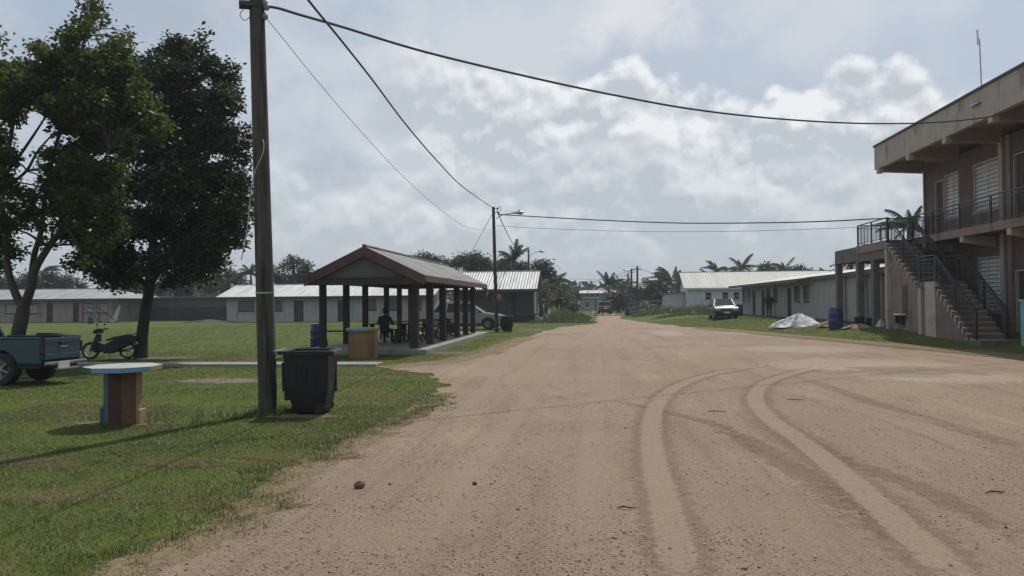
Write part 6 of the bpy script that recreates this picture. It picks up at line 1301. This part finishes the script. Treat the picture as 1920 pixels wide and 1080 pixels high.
# green tree behind the pickup
YG = 20.6; bg_ = g(34, 572+2448/20.6); bg_.z = -.1; YG = bg_.y
main = [([bg_, w(36,660,YG), w(34,630,YG), w(40,600,YG), w(44,578,YG)], [.25,.2,.185,.18,.17]),
        ([w(44,578,YG), w(28,548,YG), w(14,500,YG+.1), w(12,440,YG+.2), w(4,380,YG+.2), w(8,320,YG), w(20,260,YG-.2), w(30,200,YG-.3), w(40,150,YG)], [.12,.105,.09,.08,.07,.06,.05,.04,.02]),
        ([w(44,578,YG), w(58,540,YG-.1), w(66,505,YG-.2), w(92,462,YG-.4), w(120,425,YG-.6), w(150,380,YG-.8), w(180,330,YG-1), w(205,280,YG-1.1)], [.13,.115,.10,.085,.07,.055,.04,.025]),
        ([w(56,545,YG), w(64,480,YG+.3), w(78,430,YG+.4), w(84,370,YG+.5), (w(98,300,YG+.6)), w(120,220,YG+.7), w(140,140,YG+.7), w(160,70,YG+.6), w(180,20,YG+.6)], [.09,.08,.07,.06,.055,.05,.04,.028,.012]),
        ([w(12,440,YG+.2), w(-30,390,YG), w(-80,330,YG), w(-120,270,YG)], [.07,.06,.045,.03]),
        ([w(8,330,YG), w(38,290,YG-.4), w(62,255,YG-.5), w(85,220,YG-.6)], [.05,.04,.032,.02]),
        ([w(20,345,YG), w(50,320,YG-.3), w(70,285,YG-.3), w(100,250,YG-.3)], [.045,.038,.03,.018])]
cl = [(10,300,22),(60,400,18),(100,365,18),(28,470,12),(2,450,18),(105,335,18),(88,292,12),(0,340,24),(125,365,18),(-15,480,22),(5,500,12),(95,200,24),(150,200,30),(190,190,24),(60,160,22),(120,160,24),(215,205,24),(250,225,20),(175,250,26),(140,310,26),(190,345,24),(150,355,22),(105,320,16),(120,400,18),(175,395,22),(140,435,16),(40,130,16),(20,190,22),(-10,260,26),(182,12,11),(172,28,9),(186,34,8),(164,8,7),(150,42,12),(146,60,10),(136,74,12),(124,66,9),(116,74,7),(160,58,8),(170,46,8),(70,88,11),(62,92,7),(82,98,12),(96,108,14),(110,96,10),(128,96,12),(148,104,14),(230,72,12),(216,80,10),(242,64,6),(210,98,18),(228,100,16),(188,108,20),(165,118,24),(125,128,22),(92,130,18),(52,130,14),(70,146,20),(30,150,22),(12,130,16),(190,140,26),(220,140,22),(240,130,12),(150,155,28),(110,165,26),(70,175,24),(35,185,22),(5,175,24),(215,175,26),(250,180,18),(262,165,10),(175,190,30),(130,200,28),(270,205,16),(285,190,9),(240,215,24),(200,225,28),(160,235,26),(288,225,14),(300,235,12),(312,240,8),(268,235,18),(230,255,22),(120,235,20),(20,215,20),(-20,200,34),(290,258,10),(195,270,26),(150,285,28),(240,285,12),(110,290,16),(170,320,26),(205,312,20),(222,322,14),(130,335,26),(90,345,16),(215,345,14),(180,360,24),(145,375,26),(228,372,8),(200,385,18),(105,390,20),(160,410,22),(210,410,14),(232,425,14),(225,440,10),(190,435,16),(120,430,20),(150,450,16),(180,460,12),(212,425,10),(60,370,14),(30,360,14),(15,390,16),(-10,350,28),(20,425,14),(45,410,14),(-20,420,34),(-60,300,50),(-70,200,50),(-40,130,36),(-90,380,44),(-110,250,50),(70,425,10),(90,455,10),(160,490,8),(196,470,8),(-30,250,26)]
tree('broad_leaved_tree', 'branching green tree with pale limbs rising behind the teal pickup', 'tree', bg_, main, pxc(cl, YG-.6, 1.5), LG_, M['bark'], 430, 13, .12, .145, None, .9, .55)
# spray of leaves entering at the left edge
bs_ = g(-190, 720); main = [([bs_, w(-170,560,bs_.y), w(-130,400,bs_.y), w(-90,260,bs_.y), w(-40,160,bs_.y), w(-5,100,bs_.y)], [.2,.16,.13,.1,.06,.02])]
cl = [(2,70,7),(4,88,9),(0,108,10),(-12,125,14),(-20,90,12),(-40,140,24),(-80,160,34),(-120,200,40),(-150,300,50),(-110,260,40),(-90,90,34),(-60,60,20)]
tree('broad_leaved_tree', 'tree mostly outside the frame whose leaf spray enters at the upper left edge', 'tree', bs_, main, pxc(cl, bs_.y, .8), LG_, M['bark'], 150, 11, .12, .15)
# -- trees behind the buildings
def ctree(label, Y, clumps, leafm, size=.34, tw=9, lf=7, sig=.35, name='leafy_tree', trunk=True, spread=1.5, grp='trees behind the buildings', barkm=None):
    px = sum(c[0] for c in clumps)/len(clumps); cs = pxc(clumps, Y, spread); X = w(px, 560, Y).x; zt = max(c.z for c, r in cs); zm = sum(c.z for c, r in cs)/len(cs)
    b = Vector((X, Y, -.1)); main = [([b, Vector((X+.1, Y, zm*.4)), Vector((X, Y, zm)), Vector((X+.1, Y, zm+(zt-zm)*.7))], [.28,.22,.15,.05])]
    return tree(name, label, 'tree', b, main, cs, leafm, barkm or M['dark_bark'], tw*5, lf+2, sig, size*.9, grp, .85, .6, .03, r0=.08, shell=.2)
B1 = leafmat('far_green_leaf', (.020,.032,.014), (.055,.074,.028), .28, (.08,.1,.03)); B2 = leafmat('far_dark_leaf', (.014,.021,.013), (.036,.046,.022), .2, (.05,.06,.02)); B3 = leafmat('far_olive_leaf', (.035,.038,.017), (.075,.075,.032), .25, (.1,.1,.03)); B4 = leafmat('bright_shrub_leaf', (.030,.055,.012), (.075,.105,.024), .3, (.1,.14,.02))
ctree('olive bushy tree above the pink block roof, left of the dark tree trunk', 92, [(60,525,22),(95,520,20),(125,528,20),(150,535,16),(30,535,20),(78,540,22),(110,542,20),(0,530,22)], B3)
ctree('dark round tree between the two school blocks behind the shed', 98, [(330,530,24),(300,540,22),(360,525,24),(385,535,20),(270,545,20),(345,548,22),(310,520,14)], B2)
ctree('olive tree left of the near utility pole above the shed', 96, [(408,522,18),(430,515,17),(448,528,18),(420,540,20),(460,540,16),(395,540,16)], B3)
ctree('slim crowned tree with sky gaps right of the near utility pole', 88, [(545,484,7),(556,490,9),(538,495,8),(530,500,7),(562,497,7),(548,502,9),(571,490,5)], B2, .3, 14, 6, .28)
ctree('dark tree mass behind the pale block between pole and pavilion', 100, [(520,520,18),(545,522,18),(570,515,20),(592,520,16),(530,535,20),(560,535,22),(590,535,18),(510,505,10),(575,500,12),(600,528,14)], B2)
ctree('low dark trees behind the pavilion roof', 98, [(775,485,13),(795,483,14),(815,488,13),(832,492,11),(760,492,10),(845,497,9)], B2)
ctree('round dark green tree behind the pavilion roof end, left of the light pole', 92, [(868,487,17),(890,484,16),(908,492,14),(855,495,14),(882,500,20),(905,507,16),(918,500,10)], B1, .32, 11)
ctree('dark leafy tree between the light pole and the coconut palm', 95, [(935,505,16),(955,505,18),(975,500,16),(945,490,10),(985,510,14),(925,515,14)], B2)
ctree('tall dark tree right of the raised house roof', 90, [(1008,500,14),(1022,497,11),(1030,510,14),(1015,520,18),(1035,530,18),(1012,540,18),(1040,545,18),(1022,555,18)], B2, .32, 12)
ctree('mid green shrubby tree at the road bend by the raised house', 84, [(1048,560,15),(1062,566,11),(1035,568,12),(1050,548,11),(1066,555,8)], B4, .3, 10)
ctree('olive brown tree at the right corner of the raised house', 78, [(1010,535,10),(1016,550,11),(1010,565,11),(1024,560,9),(1004,522,6)], B3, .28, 12)
ctree('distant tree crowns over the road left of the far house', 170, [(1070,550,12),(1085,548,11),(1098,546,9),(1078,560,12),(1060,545,9),(1093,557,9)], B1, .6, 3, 7, .6)
ctree('dense dark bush behind the gate under the palms', 112, [(1148,560,13),(1160,565,12),(1140,570,12),(1170,572,12),(1152,575,12),(1182,565,12),(1165,553,10)], B2, .4, 7)
ctree('dark tree between the three far utility poles', 122, [(1190,545,12),(1203,550,12),(1185,556,12),(1198,560,13),(1212,556,10),(1178,548,9)], B2, .45, 6)
ctree('bushy green tree with a rounded crown left of the white hall', 108, [(1230,542,14),(1220,535,10),(1240,535,12),(1250,545,12),(1218,550,12),(1238,555,15),(1225,562,12),(1252,560,10)], B1, .4, 8)
ctree('tall narrow dark tree above the lean-to of the white hall', 112, [(1277,540,6),(1276,530,5),(1277,522,4),(1272,550,8),(1278,556,8)], B2, .35, 14)
ctree('thin crowned tree between the palms above the white hall', 125, [(1428,503,7),(1440,500,8),(1432,512,8),(1448,508,7),(1458,512,6),(1422,511,5)], B2, .42, 10, 6, .35)
ctree('flat layered tree above the classroom block roof', 108, [(1490,506,6),(1502,503,6),(1478,508,5),(1512,510,6),(1522,511,5),(1495,513,7),(1508,514,6),(1485,514,5)], B2, .36, 16, 6, .3, 'layered_tree', spread=.8)
ctree('dark bush behind the concrete frame columns', 70, [(1585,490,8),(1600,487,9),(1618,490,8),(1575,497,7),(1605,497,8)], B2, .3, 14)
ctree('dark bush between shed and the olive tree on the left', 94, [(245,560,16),(225,565,14),(262,570,14),(240,580,14),(250,545,14)], B1, .34)
ctree('low green shrub behind the fence beside the pink block', 79, [(222,595,8),(235,590,9),(250,594,8),(262,598,7)], B4, .22, 14, 7, .2, 'shrub', grp='shrubs along the fences')
ctree('scrub growing along the fence right of the gate', 94, [(1195,578,8),(1210,576,9),(1225,579,8),(1186,583,6),(1238,577,7)], B3, .25, 14, 7, .22, 'shrub', grp='shrubs along the fences')
ctree('dark shrub between gate post and tall grass on the left', 92.5, [(1068,575,8),(1078,570,8),(1074,582,7),(1060,580,7),(1084,578,6)], B2, .25, 14, 7, .22, 'shrub', grp='shrubs along the fences')
# far wood closing the horizon
X = np.concatenate([RNG.uniform(-330, -30, 5200), RNG.uniform(-30, 60, 1500), RNG.uniform(40, 330, 5200)]); n = len(X); Y = 210+RNG.uniform(-22, 30, n); hh = 3.6+3.2*vnoise(X, Y*.3, 11, 4)+2*vnoise(X, Y, 4, 2)
Z = RNG.uniform(0, 1, n)**.6*hh; V, Fq = leaf_mesh(np.stack([X, Y, Z], 1), 2.4, .5, .7); stuff(npmesh('far_wood', V, Fq, B2))
# palms
def palm(label, base_px, Y, crown, nf, fl, leafm, wind=0.0, droop=.5, brush=.9, trunk_r=.14, name='coconut_palm', lean=0, zb=-.1, trunk=True):
    """crown = photo point of the crown's heart; fronds fl metres long, bent over by gravity and pushed sideways by wind."""
    c = w(crown[0], crown[1], Y); b = Vector((w(base_px, 560, Y).x, Y, zb)); t = thing(name, label, 'palm', b, 0, 'palms in the distance'); top = c-b
    mb = MB(); path = [Vector((0,0,0)), top*.35+Vector((lean,0,0)), top*.7+Vector((lean*.8,0,0)), top]; mb.tube(smooth_path(path, 4), list(np.linspace(trunk_r*1.35, trunk_r*.8, 13)), 8); mb.build('trunk', M['bark'], t, smooth=True)
    for i in range(nf):
        az_ = 2*PI*i/nf+random.uniform(-.25, .25); el_ = random.choice((1.15, .8, .45, .1))+random.uniform(-.15, .15); d = Vector((math.cos(az_)*math.cos(el_), math.sin(az_)*math.cos(el_), math.sin(el_)))
        L_ = fl*random.uniform(.8, 1.1); P = [top.copy()]; v = d.copy(); n = 10
        for k in range(n): v = (v+Vector((wind*.10, 0, -droop*.13))).normalized(); P.append(P[-1]+v*L_/n)
        mb = MB(); mb.tube(P, list(np.linspace(.035, .008, n+1)), 5)
        for k in range(1, n+1):
            for sub in (0, .5):
                p = P[k-1].lerp(P[k], sub); dd = (P[k]-P[k-1]).normalized(); sd_ = dd.cross(Vector((0,0,1))); sd_ = sd_.normalized() if sd_.length > .05 else Vector((1,0,0)); f = (k-1+sub)/n; ll = 1.25*brush*(.35+.65*math.sin(PI*min(1, .12+f*.86)))*fl*.24
                for s in (-1, 1):
                    q = p+(sd_*s*.55+dd*.6+Vector((wind*.35, 0, -.62-.3*random.random()))).normalized()*ll; wv = dd*.085*fl/2.5; mb.add([p-wv, p+wv, q], [(0,1,2)])
        mb.build('frond', leafm, t)
    return t
PL = leafmat('palm_leaf', (.022,.032,.013), (.060,.070,.026), .3, (.09,.1,.03)); PB = leafmat('palm_brown_leaf', (.06,.05,.025), (.11,.085,.04), .25)
palm('coconut palm rising above the raised house roof beside the light pole', 963, 88, (962,487), 17, 2.5, PL, -.5, .8)
palm('palm crown seen low above the pale block left of the near pole', 475, 92, (470,512), 13, 2.2, PL, 0, .8)
palm('small palm crown above the pink block behind the green tree', 82, 90, (80,508), 13, 2.3, PL, .2, .8)
palm('short palm with upright fronds right of the raised house', 1044, 93, (1043,528), 12, 2.4, PL, .2, .7)
palm('drooping yellowish palm fronds close by the raised house corner', 1018, 75, (1012,540), 8, 2.2, PB, .3, 1.1)
palm('leafy palm right of the far house beyond the gate', 1142, 118, (1141,532), 16, 2.6, PL, .1, .8)
palm('spiky palm left of the far utility poles', 1168, 122, (1167,540), 12, 2.3, PL, 0, .5)
palm('wind blown palm with fronds swept left near the white hall', 1256, 112, (1253,527), 15, 3.1, PL, -1.5, .7)
palm('upright palm right of the wind blown palm', 1262, 116, (1262,534), 9, 2.5, PL, 0, .25)
palm('small palm peeping over the left end of the white hall roof', 1322, 122, (1322,512), 9, 1.7, PL, -.4, .9)
palm('full palm above the white hall roof, left of the largest', 1345, 122, (1343,507), 14, 2.3, PL, -.3, .8)
palm('largest coconut palm above the white hall roof', 1390, 122, (1390,501), 17, 2.8, PL, .1, .8)
palm('palm with blown fronds left of the flat layered tree', 1470, 120, (1470,504), 14, 2.4, PL, -.5, .9)
palm('palm showing through the landing railing of the pink building', 1702, 62, (1703,424), 16, 2.3, PL, -.5, .8)
# fallen leaves and dark scraps on the worn ground
n = 2200; X = RNG.uniform(-9, 11, n); Y = RNG.uniform(5, 30, n); k = in_poly(X, Y, RP); k &= RNG.uniform(0, 1, n) < .35+.5*(vnoise(X, Y, 2.5, 6) > .55); X, Y = X[k], Y[k]
V, Fq = leaf_mesh(np.stack([X, Y, np.full(len(X), .012)], 1), .045, 2.5, .45); V[:, 2] = np.abs(V[:, 2]-.012)*.35+.008; stuff(npmesh('litter', V, Fq, leafmat('dry_leaf', (.05,.032,.02), (.16,.10,.06), .1)))

# ---------------------------------------------------------------- damp tropical air
mb = MB(); mb.box((-1700, -500, -1.2), (1700, 2700, 13.5)); hz_m = bpy.data.materials.new('haze'); hz_m.use_nodes = True; n_ = hz_m.node_tree.nodes; n_.clear()
pv = n_.new('ShaderNodeVolumePrincipled'); pv.inputs['Color'].default_value = (.80, .86, .92, 1); pv.inputs['Density'].default_value = .00062; pv.inputs['Anisotropy'].default_value = .35
mo = n_.new('ShaderNodeOutputMaterial'); hz_m.node_tree.links.new(pv.outputs[0], mo.inputs['Volume']); stuff(mb.build('haze', hz_m))
